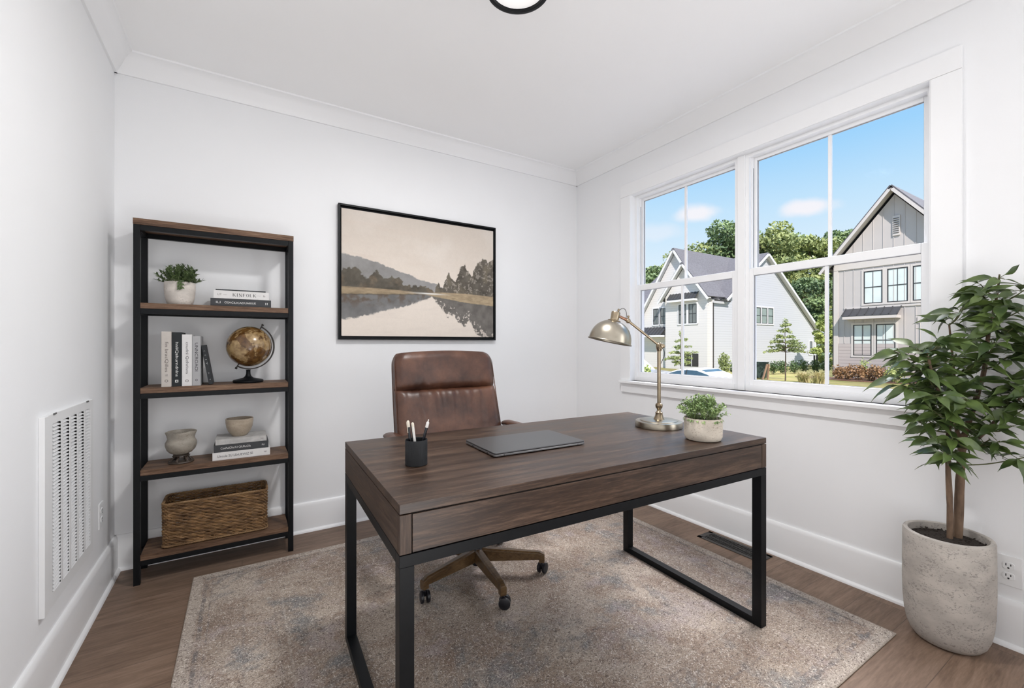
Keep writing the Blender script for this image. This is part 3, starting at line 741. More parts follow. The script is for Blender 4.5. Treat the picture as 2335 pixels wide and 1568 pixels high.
# ================================================================== PLANTS INDOORS
def leaf_mat(name, c1, c2, rough=0.35, trans=0.25, vscale=30):
    m = mat(name, c1, rough, spec=0.5, color2=c2, vscale=vscale, detail=2)
    m.node_tree.nodes['Principled BSDF'].inputs['Transmission Weight'].default_value = 0
    m.node_tree.nodes['Principled BSDF'].inputs['Subsurface Weight'].default_value = 0.0
    return m
def add_leaf(me, base, d, up, length, width, droop=0.3, fold=0.25, prof=(0.12, 0.75, 1.0, 0.82, 0.42, 0.0), wave=0.0):
    d = Vector(d).normalized(); up = Vector(up); s = d.cross(up)
    if s.length < 1e-4: s = d.orthogonal()
    s.normalize(); n = s.cross(d).normalized()
    k = len(prof); vs = []; base = Vector(base)
    for i, w in enumerate(prof):
        t = i / (k - 1)
        c = base + d * (length * t) - n * (droop * length * t * t) + Vector((0, 0, -0.25 * droop * length * t * t))
        hw = width / 2 * w; lift = n * (hw * fold * 2 + wave * math.sin(t * 9) * width * 0.1)
        vs += [c - s * hw + lift, c, c + s * hw + lift]
    fs = []
    for i in range(k - 1):
        a = i * 3; b = a + 3
        fs += [(a, a + 1, b + 1, b), (a + 1, a + 2, b + 2, b + 1)]
    me.add(vs, fs)
    return vs

M['soil'] = mat('potting_soil', (0.030, 0.020, 0.014), 0.95, var=0.6, vscale=120, bump=1.0, bscale=140)
M['herb'] = leaf_mat('herb_leaves', (0.36, 0.47, 0.20), (0.13, 0.22, 0.07), 0.45)
M['stem'] = mat('green_stems', (0.20, 0.27, 0.10), 0.6, var=0.3)
def speckled(name, base, dark, scale=26, amount=0.62, rough=0.75):
    m = bpy.data.materials.new(name); m.use_nodes = True; t = m.node_tree; b = t.nodes['Principled BSDF']
    tc = node(t, 'ShaderNodeTexCoord'); mp = node(t, 'ShaderNodeMapping'); mp.inputs['Scale'].default_value = (1, 1, 1.7)
    t.links.new(tc.outputs['Object'], mp.inputs[0])
    n0 = node(t, 'ShaderNodeTexNoise', i_Scale=scale * 0.28, i_Detail=5.0); n1 = node(t, 'ShaderNodeTexNoise', i_Scale=scale * 3.0, i_Detail=4.0, i_Roughness=0.7, i_Distortion=0.8)
    n2 = node(t, 'ShaderNodeTexNoise', i_Scale=scale * 0.5, i_Detail=3.0)
    for n in (n0, n1, n2): t.links.new(mp.outputs[0], n.inputs['Vector'])
    r0 = ramp(t, [(0.35, tuple(c * 0.84 for c in base)), (0.65, tuple(min(1, c * 1.10) for c in base))]); t.links.new(n0.outputs['Fac'], r0.inputs[0])
    a = node(t, 'ShaderNodeMath', operation='MULTIPLY_ADD'); a.inputs[1].default_value = 0.35
    t.links.new(n2.outputs['Fac'], a.inputs[0]); t.links.new(n1.outputs['Fac'], a.inputs[2])
    mr = node(t, 'ShaderNodeMapRange', clamp=True); mr.inputs['From Min'].default_value = amount + 0.14; mr.inputs['From Max'].default_value = amount + 0.22
    mr.inputs['To Max'].default_value = 0.75
    t.links.new(a.outputs[0], mr.inputs['Value'])
    mx = node(t, 'ShaderNodeMixRGB'); mx.inputs[2].default_value = (*dark, 1)
    t.links.new(mr.outputs[0], mx.inputs[0]); t.links.new(r0.outputs['Color'], mx.inputs[1]); t.links.new(mx.outputs[0], b.inputs['Base Color'])
    b.inputs['Roughness'].default_value = rough; b.inputs['Specular IOR Level'].default_value = 0.25
    bp = node(t, 'ShaderNodeBump', i_Strength=0.35, i_Distance=0.0015); bp.invert = True
    t.links.new(mr.outputs[0], bp.inputs['Height']); t.links.new(bp.outputs[0], b.inputs['Normal'])
    return m
M['travertine'] = speckled('pitted_cream_stone', (0.60, 0.54, 0.46), (0.25, 0.20, 0.15), 40, 0.60)
M['concrete'] = speckled('weathered_concrete', (0.47, 0.435, 0.395), (0.22, 0.20, 0.185), 34, 0.59)
M['plaster'] = speckled('cream_stoneware', (0.66, 0.61, 0.56), (0.48, 0.42, 0.37), 50, 0.60)

rnd = random.Random(5)
hp = thing('potted_herb', 'small leafy green herb in a pitted cream stone pot on the desk', 'potted plant', (1.627, 1.121, DZ))
Mesh().lathe([(0.0001, 0), (0.060, 0), (0.068, 0.004), (0.0735, 0.016), (0.0742, 0.030), (0.0742, 0.089), (0.0735, 0.0915), (0.068, 0.0915), (0.0672, 0.088), (0.067, 0.070), (0.0001, 0.070)], 56).build('pot', M['travertine'], hp, smooth=True)
Mesh().lathe([(0.0665, 0.072), (0.0665, 0.080), (0.03, 0.086), (0.0001, 0.087)], 32).build('soil', M['soil'], hp, smooth=True)
fo = Mesh(); st = Mesh()
for k in range(150):
    a = rnd.uniform(0, 2 * PI); rr = 0.060 * math.sqrt(rnd.random()); b = Vector((rr * math.cos(a), rr * math.sin(a), 0.084))
    th = rnd.uniform(0, 1) ** 0.8 * 1.25; aa = a + rnd.uniform(-0.5, 0.5)
    tip = Vector((math.cos(aa) * math.sin(th) * 0.108, math.sin(aa) * math.sin(th) * 0.108, 0.084 + 0.088 * math.cos(th) + 0.004)) * 1.0
    tip += Vector((rnd.uniform(-.01, .01), rnd.uniform(-.01, .01), rnd.uniform(-.012, .010)))
    mid = (b + tip) / 2 + Vector((0, 0, 0.012))
    st.tube([b, mid, tip], 0.0006, 4)
    for j in range(11):
        s = 0.30 + 0.70 * j / 10
        p = b * (1 - s) ** 2 + mid * 2 * s * (1 - s) + tip * s * s
        d = Vector((rnd.gauss(0, 1), rnd.gauss(0, 1), rnd.gauss(0.25, 0.6))).normalized() + (tip - b).normalized() * 0.6
        add_leaf(fo, p, d, (rnd.gauss(0, .4), rnd.gauss(0, .4), 1), rnd.uniform(0.009, 0.015), rnd.uniform(0.006, 0.009), 0.2, 0.2, (0.3, 1.0, 0.7, 0.0))
for k in range(70):
    a = rnd.uniform(0, 2 * PI); b = Vector((0.071 * math.cos(a), 0.071 * math.sin(a), 0.090 - rnd.random() * 0.006))
    add_leaf(fo, b, (math.cos(a), math.sin(a), -0.7), (math.cos(a), math.sin(a), 1), rnd.uniform(0.008, 0.016), 0.007, 0.3, 0.2, (0.3, 1.0, 0.7, 0.0))
st.build('stems', M['stem'], hp); fo.build('foliage', M['herb'], hp, recalc=False)

# tall plant in the stone planter
PC = Vector((2.435, 0.575, 0)); PR = 0.137
tp = thing('potted_tree', 'tall two-stemmed leafy plant in a large weathered stone planter', 'potted plant', tuple(PC))
Mesh().lathe([(0.0001, 0), (0.088, 0), (0.101, 0.006), (0.114, 0.024), (0.124, 0.052), (0.131, 0.092), (0.1355, 0.15), (PR, 0.22), (PR, 0.30), (0.1362, 0.425), (0.1335, 0.432),
              (0.121, 0.434), (0.1185, 0.431), (0.117, 0.38), (0.0001, 0.378)], 72).build('planter', M['concrete'], tp, smooth=True)
sm = Mesh(); sm.lathe([(0.1172, 0.392), (0.1172, 0.404), (0.09, 0.409), (0.05, 0.411), (0.0001, 0.412)], 40)
for k in range(260):
    a = rnd.uniform(0, 2 * PI); rr = 0.112 * math.sqrt(rnd.random()); p = Vector((rr * math.cos(a), rr * math.sin(a), 0.409))
    q = p + Vector((rnd.uniform(-.008, .008), rnd.uniform(-.008, .008), rnd.uniform(0, .004)))
    sm.bar(p, q, rnd.uniform(.002, .005), rnd.uniform(.002, .004))
sm.build('soil', M['soil'], tp)
def PL(u, v, f=0.0):                                           # position in the plant's own picture-facing plane
    return R_ * ((u - 2160) / 561.0) + F_ * f + Vector((0, 0, 1.2 + (784.3 - v) / 561.0))
M['bark'] = mat('brown_bark', (0.21, 0.135, 0.085), 0.8, color2=(0.10, 0.062, 0.04), vscale=40, stretch=(1, 1, 0.35), bump=0.7, bscale=120)
def smooth_path(pts, n=5):
    out = []
    P = [pts[0]] + list(pts) + [pts[-1]]
    for i in range(1, len(P) - 2):
        for k in range(n):
            t = k / n; p0, p1, p2, p3 = P[i - 1], P[i], P[i + 1], P[i + 2]
            out.append(0.5 * ((2 * p1) + (p2 - p0) * t + (2 * p0 - 5 * p1 + 4 * p2 - p3) * t * t + (3 * p1 - p0 - 3 * p2 + p3) * t ** 3))
    out.append(P[-2]); return out
def limb(me, pts, r0, r1, seg=9, jit=0.0):
    pts = smooth_path([Vector(p) for p in pts]); n = len(pts)
    rs = [r0 + (r1 - r0) * i / (n - 1) + (rnd.uniform(-1, 1) * jit * r0) for i in range(n)]
    me.tube(pts, rs, seg); return pts
t1 = Mesh(); path1 = limb(t1, [PL(2166, 1240, .0), PL(2166, 1150, .0), PL(2162, 1060, .0), PL(2158, 985, -.01), PL(2152, 940, -.02), PL(2128, 900, -.03), PL(2104, 850, -.04), PL(2088, 800, -.05)], 0.0108, 0.004, 10, 0.07)
t1.build('stem', M['bark'], tp, smooth=True)
t2 = Mesh(); limb(t2, [PL(2190, 1245, .01), PL(2194, 1120, .01), PL(2199, 1030, .01), PL(2201, 990, .01)], 0.0150, 0.0125, 12, 0.06)
pa = limb(t2, [PL(2196, 1010, .01), PL(2190, 975, .015), PL(2190, 900, .02), PL(2184, 820, .02), PL(2176, 740, .02)], 0.009, 0.003, 8, 0.06)
pb = limb(t2, [PL(2200, 1010, .01), PL(2208, 965, .00), PL(2221, 905, -.01), PL(2233, 840, -.02), PL(2236, 760, -.03), PL(2246, 690, -.04), PL(2248, 630, -.05)], 0.0115, 0.003, 9, 0.06)
pc = limb(t2, [PL(2204, 1025, .01), PL(2224, 985, -.03), PL(2246, 940, -.06), PL(2272, 890, -.10), PL(2296, 830, -.13)], 0.0085, 0.0025, 8, 0.06)
t2.build('stem', M['bark'], tp, smooth=True)
spine = path1 + pa + pb + pc
tips = [(2248, 632), (2222, 650), (2276, 668), (2190, 676), (2298, 700), (2236, 694), (2170, 706), (2264, 730), (2206, 730), (2316, 748), (2284, 776), (2180, 762),
        (2100, 778), (2072, 794), (2130, 772), (2058, 826), (2110, 832), (2144, 806), (2086, 856), (2122, 876), (2066, 892), (2096, 916), (2134, 926), (2160, 866),
        (2184, 822), (2230, 784), (2256, 812), (2300, 830), (2326, 800), (2322, 876), (2284, 880), (2246, 862), (2206, 868), (2216, 822), (2152, 956), (2112, 950),
        (2180, 926), (2220, 926), (2262, 924), (2306, 922), (2340, 850), (2336, 912), (2106, 1000), (2134, 1006), (2262, 1004), (2250, 962),
        (2344, 740), (2352, 790), (2352, 880), (2090, 960), (2156, 830), (2196, 780), (2136, 850), (2210, 700), (2050, 862), (2076, 930), (2118, 985), (2284, 968), (2096, 1018), (2122, 1030), (2262, 1022), (2252, 1000), (2240, 900), (2030, 800), (2044, 876), (2160, 900), (2126, 900)]
fo = Mesh(); tw = Mesh()
CAM = Vector((0, 0, 1.2))
M['tree_leaf'] = leaf_mat('glossy_dark_leaves', (0.098, 0.148, 0.036), (0.034, 0.062, 0.016), 0.40, vscale=14)
M['twig'] = mat('green_brown_twigs', (0.11, 0.12, 0.045), 0.6, var=0.3)
for (u, v_) in tips:
    f = rnd.uniform(-0.10, 0.07) - 0.04
    wpt = PC + PL(u, v_, f)
    if wpt.x > 2.475:
        wpt = CAM + (wpt - CAM) * (2.475 / wpt.x)
    tip = wpt - PC
    cand = [p for p in spine if p.z < tip.z - 0.03] or [spine[0]]
    root = min(cand, key=lambda p: (p - tip).length + 0.35 * abs((tip.z - p.z) - 0.10))
    mid = (root + tip) / 2 + Vector((0, 0, -0.012))
    limb(tw, [root, mid, tip], 0.0032, 0.0018, 6)
    ax = (tip - root).normalized()
    nl = rnd.randint(5, 7); a0 = rnd.uniform(0, 6.28)
    for j in range(nl + 3):
        inner = j >= nl                                         # a looser second whorl further down the twig
        for attempt in range(12):
            a = a0 + j * 2.4 + rnd.uniform(-0.3, 0.3) + attempt * 0.7
            el = rnd.uniform(-0.55, 0.50)
            d = Vector((math.cos(a) * math.cos(el), math.sin(a) * math.cos(el), math.sin(el))) + ax * 0.35
            Ln = rnd.uniform(0.068, 0.108) * (0.9 if v_ > 940 else 1.0)
            e = tip + d.normalized() * Ln
            if (PC + e).x < 2.535: break
        else:
            continue
        b = tip - ax * (rnd.uniform(0, 0.035) if not inner else rnd.uniform(0.05, 0.085)) + Vector((rnd.uniform(-.004, .004),) * 3)
        pet = b + d.normalized() * 0.014
        tw.tube([b, pet], 0.0012, 5)
        tmp = Mesh(); vs = add_leaf(tmp, pet, d, Vector((-0.36, -0.44, 0.85)) + Vector((rnd.gauss(0, .35), rnd.gauss(0, .35), rnd.gauss(0, .2))), Ln, Ln * rnd.uniform(0.33, 0.42), rnd.uniform(0.2, 0.6), 0.16,
                                    (0.08, 0.55, 0.90, 1.0, 0.88, 0.55, 0.18, 0.0), wave=0.6)
        if max(v.x for v in vs) + PC.x < 2.548:
            fo.add(tmp.v, tmp.f)
tw.build('twigs', M['twig'], tp, smooth=True)
fo.build('foliage', M['tree_leaf'], tp, smooth=True, recalc=False)

# ================================================================== BOOKSHELF
SY0, SY1 = 2.82, 3.045
sx0, sx1 = -0.4585, 0.2534
sh = thing('bookshelf', 'tall open bookshelf of brown boards in a black metal frame', 'bookshelf', (sx0, SY0, 0))
SW, SD = sx1 - sx0, SY1 - SY0
levels = [0.146, 0.569, 0.980, 1.406]
B(-0.001, SW + 0.001, -0.001, SD + 0.001, 1.795, 1.826).build('top_board', M['shelf_wood'], sh, bevel=0.0012)
for x in (0.0, SW - 0.0265):
    for y in (0.0, SD - 0.0265):
        B(x, x + 0.0265, y, y + 0.0265, 0, 1.7945).build('post', M['metal_black'], sh, bevel=0.001)
def rails(z1, z0):
    r = Mesh(); a = 0.0268; e = SW - 0.0268; d = SD - 0.0268
    r.box(a, e, 0.002, 0.022, z0, z1); r.box(a, e, SD - 0.022, SD - 0.002, z0, z1)
    r.box(0.003, 0.023, a, d, z0, z1); r.box(SW - 0.023, SW - 0.003, a, d, z0, z1)
    return r
rails(1.7945, 1.769).build('top_rail', M['metal_black'], sh, bevel=0.0008)
for z in levels:
    bd = Mesh().box(0.0268, SW - 0.0268, 0.001, SD - 0.001, z - 0.028, z)
    bd.build('shelf_board', M['shelf_wood'], sh, bevel=0.0012)
    rails(z - 0.0285, z - 0.054).build('shelf_rail', M['metal_black'], sh, bevel=0.0008)

# ---- shelf plant
Z1 = levels[3]
pp = thing('potted_succulent', 'green bushy plant in a round cream pot on the top shelf', 'potted plant', (-0.283, 2.925, Z1))
Mesh().lathe([(0.0001, 0), (0.050, 0), (0.054, 0.003), (0.061, 0.025), (0.066, 0.055), (0.0685, 0.090), (0.0685, 0.121), (0.067, 0.123), (0.063, 0.122), (0.062, 0.105), (0.0001, 0.103)], 48).build('pot', M['plaster'], pp, smooth=True)
Mesh().lathe([(0.0615, 0.104), (0.0615, 0.112), (0.0001, 0.116)], 32).build('soil', M['soil'], pp, smooth=True)
fo = Mesh(); st = Mesh()
for k in range(64):
    a = rnd.uniform(0, 2 * PI); rr = 0.045 * math.sqrt(rnd.random()); b = Vector((rr * math.cos(a), rr * math.sin(a), 0.112))
    th = rnd.uniform(0.05, 1.45); aa = a + rnd.uniform(-0.4, 0.4); LL = rnd.uniform(0.075, 0.105)
    tip = b * 0.6 + Vector((math.cos(aa) * math.sin(th) * LL * 0.86, math.sin(aa) * math.sin(th) * LL * 0.86, 0.045 + math.cos(th) * LL))
    tip.z = max(tip.z, 0.125)
    if tip.y > 0.085: tip.y = 0.085
    st.tube([b, (b + tip) / 2, tip], 0.0009, 4)
    for j in range(15):
        s = 0.25 + 0.75 * j / 14; p = b.lerp(tip, s); d = Vector((math.cos(j * 2.4 + k), math.sin(j * 2.4 + k), 0.4)).normalized() * 0.9 + (tip - b).normalized() * 1.0
        add_leaf(fo, p, d, (rnd.gauss(0, .3), rnd.gauss(0, .3), 1), rnd.uniform(0.017, 0.025), rnd.uniform(0.007, 0.010), 0.2, 0.15, (0.35, 0.9, 1.0, 0.6, 0.0))
for (a_, d_) in ((-1.4, 0.0), (-1.75, 0.01)):
    p = Vector((0.05 * math.cos(a_) + d_, 0.05 * math.sin(a_), 0.122))
    for j in range(8):
        q = p + Vector((0.004 + 0.003 * math.cos(a_), -0.018 - .001 * j, 0.006 - 0.0065 * j * 0.9))
        add_leaf(fo, q, (math.cos(j * 2.1), -0.6, -0.6), (0, -1, .6), 0.018, 0.009, 0.2, 0.15, (0.35, 0.9, 1.0, 0.6, 0.0))
M['bush_leaf'] = leaf_mat('dark_bush_leaves', (0.135, 0.19, 0.075), (0.045, 0.078, 0.028), 0.45)
st.build('stems', M['stem'], pp); fo.build('foliage', M['bush_leaf'], pp, recalc=False)

# ---- books
M['paper'] = mat('book_pages', (0.62, 0.58, 0.50), 0.9, var=0.12, vscale=300, stretch=(1, 1, 40))
def cloth(name, c, v=0.06): return mat(name, c, 0.6, spec=0.3, var=v, vscale=30, bump=0.15, bscale=500)
M['book_white'] = cloth('white_cloth_cover', (0.70, 0.69, 0.68)); M['book_grey'] = cloth('charcoal_cover', (0.050, 0.052, 0.056))
M['book_beige'] = cloth('beige_cover', (0.54, 0.50, 0.46)); M['book_black'] = cloth('black_cover', (0.016, 0.020, 0.022))
M['book_lgrey'] = cloth('light_grey_cover', (0.38, 0.38, 0.385)); M['book_dk'] = cloth('dark_slate_cover', (0.030, 0.033, 0.036))
M['book_pale'] = cloth('pale_patterned_cover', (0.50, 0.49, 0.475), 0.25)
M['ink'] = mat('black_ink', (0.03, 0.03, 0.035), 0.7, var=0.1); M['ink_brown'] = mat('brown_ink', (0.12, 0.10, 0.09), 0.7, var=0.1)
M['foil'] = mat('pale_lettering', (0.72, 0.72, 0.70), 0.5, var=0.05); M['foil_dim'] = mat('dim_lettering', (0.40, 0.40, 0.40), 0.5, var=0.1)
def book(label, loc, w, t, d, cover, texts, rz=0.0, lean=0.0, upright=False, group=None, cv=0.0022):
    """flat book: w along X, t thick in Z, d deep in +Y, spine facing -Y. upright: w becomes the height"""
    o = thing('book', label, 'book', loc, rz, group)
    if upright:   # local frame: length along Z, thickness along X
        xf = lambda x, y, z: (z, y, w / 2 - x)
        M3 = Matrix.Rotation(lean, 4, 'Y')
    else:
        xf = lambda x, y, z: (x, y, z); M3 = Matrix.Identity(4)
    def T(me):
        me.v = [tuple(M3 @ Vector(xf(*p))) for p in me.v]; return me
    c = Mesh(); c.box(-w / 2, w / 2, 0, d, 0, cv); c.box(-w / 2, w / 2, 0, d, t - cv, t)
    c.box(-w / 2, w / 2, 0, cv, cv, t - cv)
    T(c).build('cover', cover, o, bevel=0.0006)
    T(Mesh().box(-w / 2 + 0.003, w / 2 - 0.003, cv, d - 0.004, cv, t - cv)).build('pages', M['paper'], o)
    for body, cx, wid, hei, m in texts:
        vs, fs = (body(wid, hei) if callable(body) else text_geo(body, wid, hei))
        q = Mesh(); q.add([(x + cx, -0.0004, y + t / 2) for x, y in vs], fs)
        T(q).build('lettering', m, o, recalc=False)
    return o
def serif(word, wid, hei):
    """thick-and-thin capitals with serifs, drawn from strokes"""
    G = {'K': [((.1, 0), (.1, 1), 1), ((.1, .42), (.85, 1), 0), ((.32, .58), (.92, 0), 1)], 'I': [((.5, 0), (.5, 1), 1)],
         'N': [((.1, 0), (.1, 1), 0), ((.1, 1), (.9, 0), 1), ((.9, 0), (.9, 1), 0)], 'F': [((.2, 0), (.2, 1), 1), ((.2, .97), (.95, .97), 0), ((.2, .52), (.8, .52), 0)],
         'L': [((.15, 0), (.15, 1), 1), ((.15, .03), (.85, .03), 0)], 'O': None}
    n = len(word); adv = {'I': 0.55}; tot = sum(adv.get(ch, 1.0) for ch in word) + 0.28 * (n - 1); cw = wid / tot
    vs = []; fs = []
    def quad(p, q, w):
        d = Vector((q[0] - p[0], q[1] - p[1])); L = d.length or 1; s = Vector((-d.y, d.x)) / L * w / 2; k = len(vs)
        vs.extend([(p[0] + s.x, p[1] + s.y), (q[0] + s.x, q[1] + s.y), (q[0] - s.x, q[1] - s.y), (p[0] - s.x, p[1] - s.y)]); fs.append((k, k + 1, k + 2, k + 3))
    x = -wid / 2; th, tn = hei * 0.15, hei * 0.065
    for ch in word:
        a = adv.get(ch, 1.0) * cw
        if ch == 'O':
            ring = []
            for k in range(28):
                t = 2 * PI * k / 28; co, si = math.cos(t), math.sin(t)
                ring.append(((x + a / 2 + a * .47 * co, hei / 2 * si), (x + a / 2 + (a * .47 - tn - (th - tn) * abs(co)) * co, (hei / 2 - tn) * si)))
            b = len(vs)
            for o_, i_ in ring: vs.extend([o_, i_])
            for k in range(28):
                j = (k + 1) % 28; fs.append((b + 2 * k, b + 2 * j, b + 2 * j + 1, b + 2 * k + 1))
        else:
            for p, q, bold in G[ch]:
                P = (x + p[0] * a, (p[1] - .5) * hei); Q = (x + q[0] * a, (q[1] - .5) * hei); quad(P, Q, th if bold else tn)
                for e, f in ((P, p), (Q, q)):
                    if f[1] in (0, 1) and not (ch == 'N' and bold):
                        yy = e[1] + (tn / 2 if f[1] == 0 else -tn / 2); quad((e[0] - th * .85, yy), (e[0] + th * .85, yy), tn)
        x += a + 0.28 * cw
    return vs, fs
def dash(w, h): return [(-w / 2, -h / 2), (w / 2, -h / 2), (w / 2, h / 2), (-w / 2, h / 2)], [(0, 1, 2, 3)]
def ring_mark(w, h):
    vs = []; fs = []; n = 20
    for k in range(n):
        a = 2 * PI * k / n; vs += [(w / 2 * math.cos(a), h / 2 * math.sin(a)), (w * .34 * math.cos(a), h * .34 * math.sin(a))]
    for k in range(n):
        j = (k + 1) % n; fs.append((2 * k, 2 * j, 2 * j + 1, 2 * k + 1))
    return vs, fs
def square_mark(w, h):
    o_ = [(-.5, -.5), (.5, -.5), (.5, .5), (-.5, .5)]; vs = [(a * w, b * h) for a, b in o_] + [(a * w * .5, b * h * .5) for a, b in o_]
    return vs, [(i, (i + 1) % 4, 4 + (i + 1) % 4, 4 + i) for i in range(4)]
fy = 2.848
book('dark grey book lying under the white spined book on the top shelf', (-0.002, fy, Z1), 0.286, 0.0425, 0.175, M['book_grey'],
     [('ILI', -0.108, 0.020, 0.012, M['foil']), ('OSACILICADUARIUE', -0.006, 0.148, 0.011, M['foil']), ('II', 0.120, 0.011, 0.012, M['foil'])], group='books lying on the top shelf')
book('white book with large black serif capitals on its spine, top shelf', (0.000, fy, Z1 + 0.0427), 0.262, 0.0435, 0.170, M['book_white'],
     [(lambda w, h: serif('KINFOLK', w, h), 0.012, 0.110, 0.0165, M['ink']), ('LIT', -0.104, 0.018, 0.009, M['ink_brown']), (dash, -0.079, 0.017, 0.0009, M['ink_brown']),
      (dash, 0.079, 0.020, 0.0007, M['ink_brown']), ('lb', 0.107, 0.010, 0.010, M['ink_brown'])], group='books lying on the top shelf')
book('thin dark paperback topmost of the small pile on the top shelf', (-0.004, fy + 0.004, Z1 + 0.0864), 0.236, 0.0065, 0.155, M['book_dk'], [], group='books lying on the top shelf', cv=0.0008)
Z2 = levels[2]
vb = [(-0.351, 0.0415, 0.284, M['book_beige'], 'tall beige book standing leftmost in the upright row', [('fin bracQilles', -0.012, 0.155, 0.016, M['ink_brown']), ('nn', 0.083, 0.009, 0.010, M['ink_brown']), (ring_mark, 0.112, 0.014, 0.014, M['ink_brown'])]),
      (-0.3085, 0.0410, 0.281, M['book_black'], 'black book between the tall beige and the white book', [('hnliQshurndnlns', 0.000, 0.178, 0.014, M['foil']), (square_mark, 0.113, 0.013, 0.013, M['foil'])]),
      (-0.2665, 0.0425, 0.270, M['book_white'], 'white upright book between the black and the grey book', [('cnurlnl Qcfnrlnns', -0.012, 0.165, 0.014, M['ink']), (ring_mark, 0.108, 0.014, 0.014, M['ink_brown'])]),
      (-0.2230, 0.0360, 0.262, M['book_lgrey'], 'grey upright book that the small dark book leans on', [('UNNCROAOI', -0.020, 0.150, 0.013, M['ink']), (ring_mark, 0.101, 0.011, 0.011, M['ink'])])]
for x, t, h, c, lab, tx in vb:
    o = book(lab, (x, 2.836, Z2), h, t, 0.185, c, tx, upright=True, group='books standing on the second shelf')
lean = math.radians(-9.2)
# leaning book: pivot at its lower right corner
hl, tl = 0.215, 0.018
o = book('small thin dark book leaning against the grey one', (0, 0, 0), hl, tl, 0.140, M['book_dk'],
         [('C', -0.075, 0.006, 0.006, M['foil_dim']), ('E', -0.052, 0.006, 0.005, M['foil_dim']), ('I T', -0.015, 0.030, 0.006, M['foil_dim']), ('n', 0.045, 0.006, 0.005, M['foil_dim']), ('T', 0.080, 0.006, 0.007, M['foil_dim'])],
         upright=True, lean=lean, group='books standing on the second shelf')
mnz = min((Matrix.Rotation(lean, 4, 'Y') @ Vector((x, 0, z))).z for x in (0, tl) for z in (0, hl))
mnx = min((Matrix.Rotation(lean, 4, 'Y') @ Vector((x, 0, z))).x for x in (0, tl) for z in (0, hl))
o.location = (-0.1865 - mnx, 2.862, Z2 - mnz + 0.0002)
Z3 = levels[1]
book('white book at the bottom of the pile under the round bowl', (0.000, 2.846, Z3), 0.272, 0.042, 0.180, M['book_white'],
     [('LIncule SU LEnUEWIZ SE', -0.030, 0.165, 0.013, M['ink']), ('NI', 0.112, 0.012, 0.009, M['ink'])], group='books lying under the bowl')
book('charcoal book in the middle of the pile under the round bowl', (-0.001, 2.848, Z3 + 0.0422), 0.258, 0.039, 0.176, M['book_grey'],
     [('ConPuIClIuUU QIURuCIIs', -0.028, 0.140, 0.013, M['foil']), ('PU', 0.103, 0.013, 0.009, M['foil'])], group='books lying under the bowl')
book('pale grey book directly beneath the round bowl', (-0.002, 2.851, Z3 + 0.0814), 0.242, 0.030, 0.172, M['book_pale'],
     [('NUUC NUTIUAI NC NU', -0.025, 0.140, 0.009, M['foil_dim']), ('NU', 0.100, 0.014, 0.008, M['ink_brown'])], group='books lying under the bowl')

# ---- globe
def globe_mat():
    m = bpy.data.materials.new('antique_globe_map'); m.use_nodes = True; t = m.node_tree; b = t.nodes['Principled BSDF']
    tc = node(t, 'ShaderNodeTexCoord')
    n1 = node(t, 'ShaderNodeTexNoise', i_Scale=10.5, i_Detail=9.0, i_Roughness=0.62, i_Distortion=0.6); n2 = node(t, 'ShaderNodeTexNoise', i_Scale=38.0, i_Detail=5.0)
    t.links.new(tc.outputs['Object'], n1.inputs['Vector']); t.links.new(tc.outputs['Object'], n2.inputs['Vector'])
    sea = ramp(t, [(0.35, (0.070, 0.030, 0.008)), (0.65, (0.17, 0.085, 0.024))]); land = ramp(t, [(0.35, (0.18, 0.105, 0.042)), (0.65, (0.40, 0.275, 0.13))])
    t.links.new(n2.outputs['Fac'], sea.inputs[0]); t.links.new(n2.outputs['Fac'], land.inputs[0])
    k = node(t, 'ShaderNodeMapRange', clamp=True); k.inputs['From Min'].default_value = 0.485; k.inputs['From Max'].default_value = 0.505
    t.links.new(n1.outputs['Fac'], k.inputs['Value'])
    mx = node(t, 'ShaderNodeMixRGB'); t.links.new(k.outputs[0], mx.inputs[0]); t.links.new(sea.outputs[0], mx.inputs[1]); t.links.new(land.outputs[0], mx.inputs[2])
    # coast outline
    d = node(t, 'ShaderNodeMath', operation='SUBTRACT'); d.inputs[1].default_value = 0.495; t.links.new(n1.outputs['Fac'], d.inputs[0])
    ab = node(t, 'ShaderNodeMath', operation='ABSOLUTE'); t.links.new(d.outputs[0], ab.inputs[0])
    k2 = node(t, 'ShaderNodeMapRange', clamp=True); k2.inputs['From Min'].default_value = 0.010; k2.inputs['From Max'].default_value = 0.004; k2.inputs['To Max'].default_value = 0.7
    t.links.new(ab.outputs[0], k2.inputs['Value'])
    m2 = node(t, 'ShaderNodeMixRGB'); m2.inputs[2].default_value = (0.05, 0.025, 0.01, 1)
    t.links.new(k2.outputs[0], m2.inputs[0]); t.links.new(mx.outputs[0], m2.inputs[1]); t.links.new(m2.outputs[0], b.inputs['Base Color'])
    b.inputs['Roughness'].default_value = 0.22; b.inputs['Coat Weight'].default_value = 0.4; b.inputs['Coat Roughness'].default_value = 0.12
    return m
gl = thing('globe', 'antique brown desk globe tilted on a black stand', 'globe', (0.036, 2.925, Z2), -YAW * 0.6)
gz = 0.206; GR = 0.1145
M['gunmetal'] = mat('dark_bronze', (0.055, 0.048, 0.043), 0.35, metal=0.8, var=0.2)
gs = Mesh().sphere((0.0, 0, gz), GR, 56, 32); gs.build('sphere', globe_mat(), gl, smooth=True)
Mesh().lathe([(0.0001, 0), (0.074, 0), (0.076, 0.003), (0.076, 0.012), (0.072, 0.016), (0.050, 0.021), (0.026, 0.027), (0.016, 0.036), (0.0115, 0.048), (0.0105, 0.068), (0.013, 0.073)], 48, (-0.006, 0, 0)).build('stand', M['metal_black'], gl, smooth=True)
tl_ = math.radians(29); arc = []
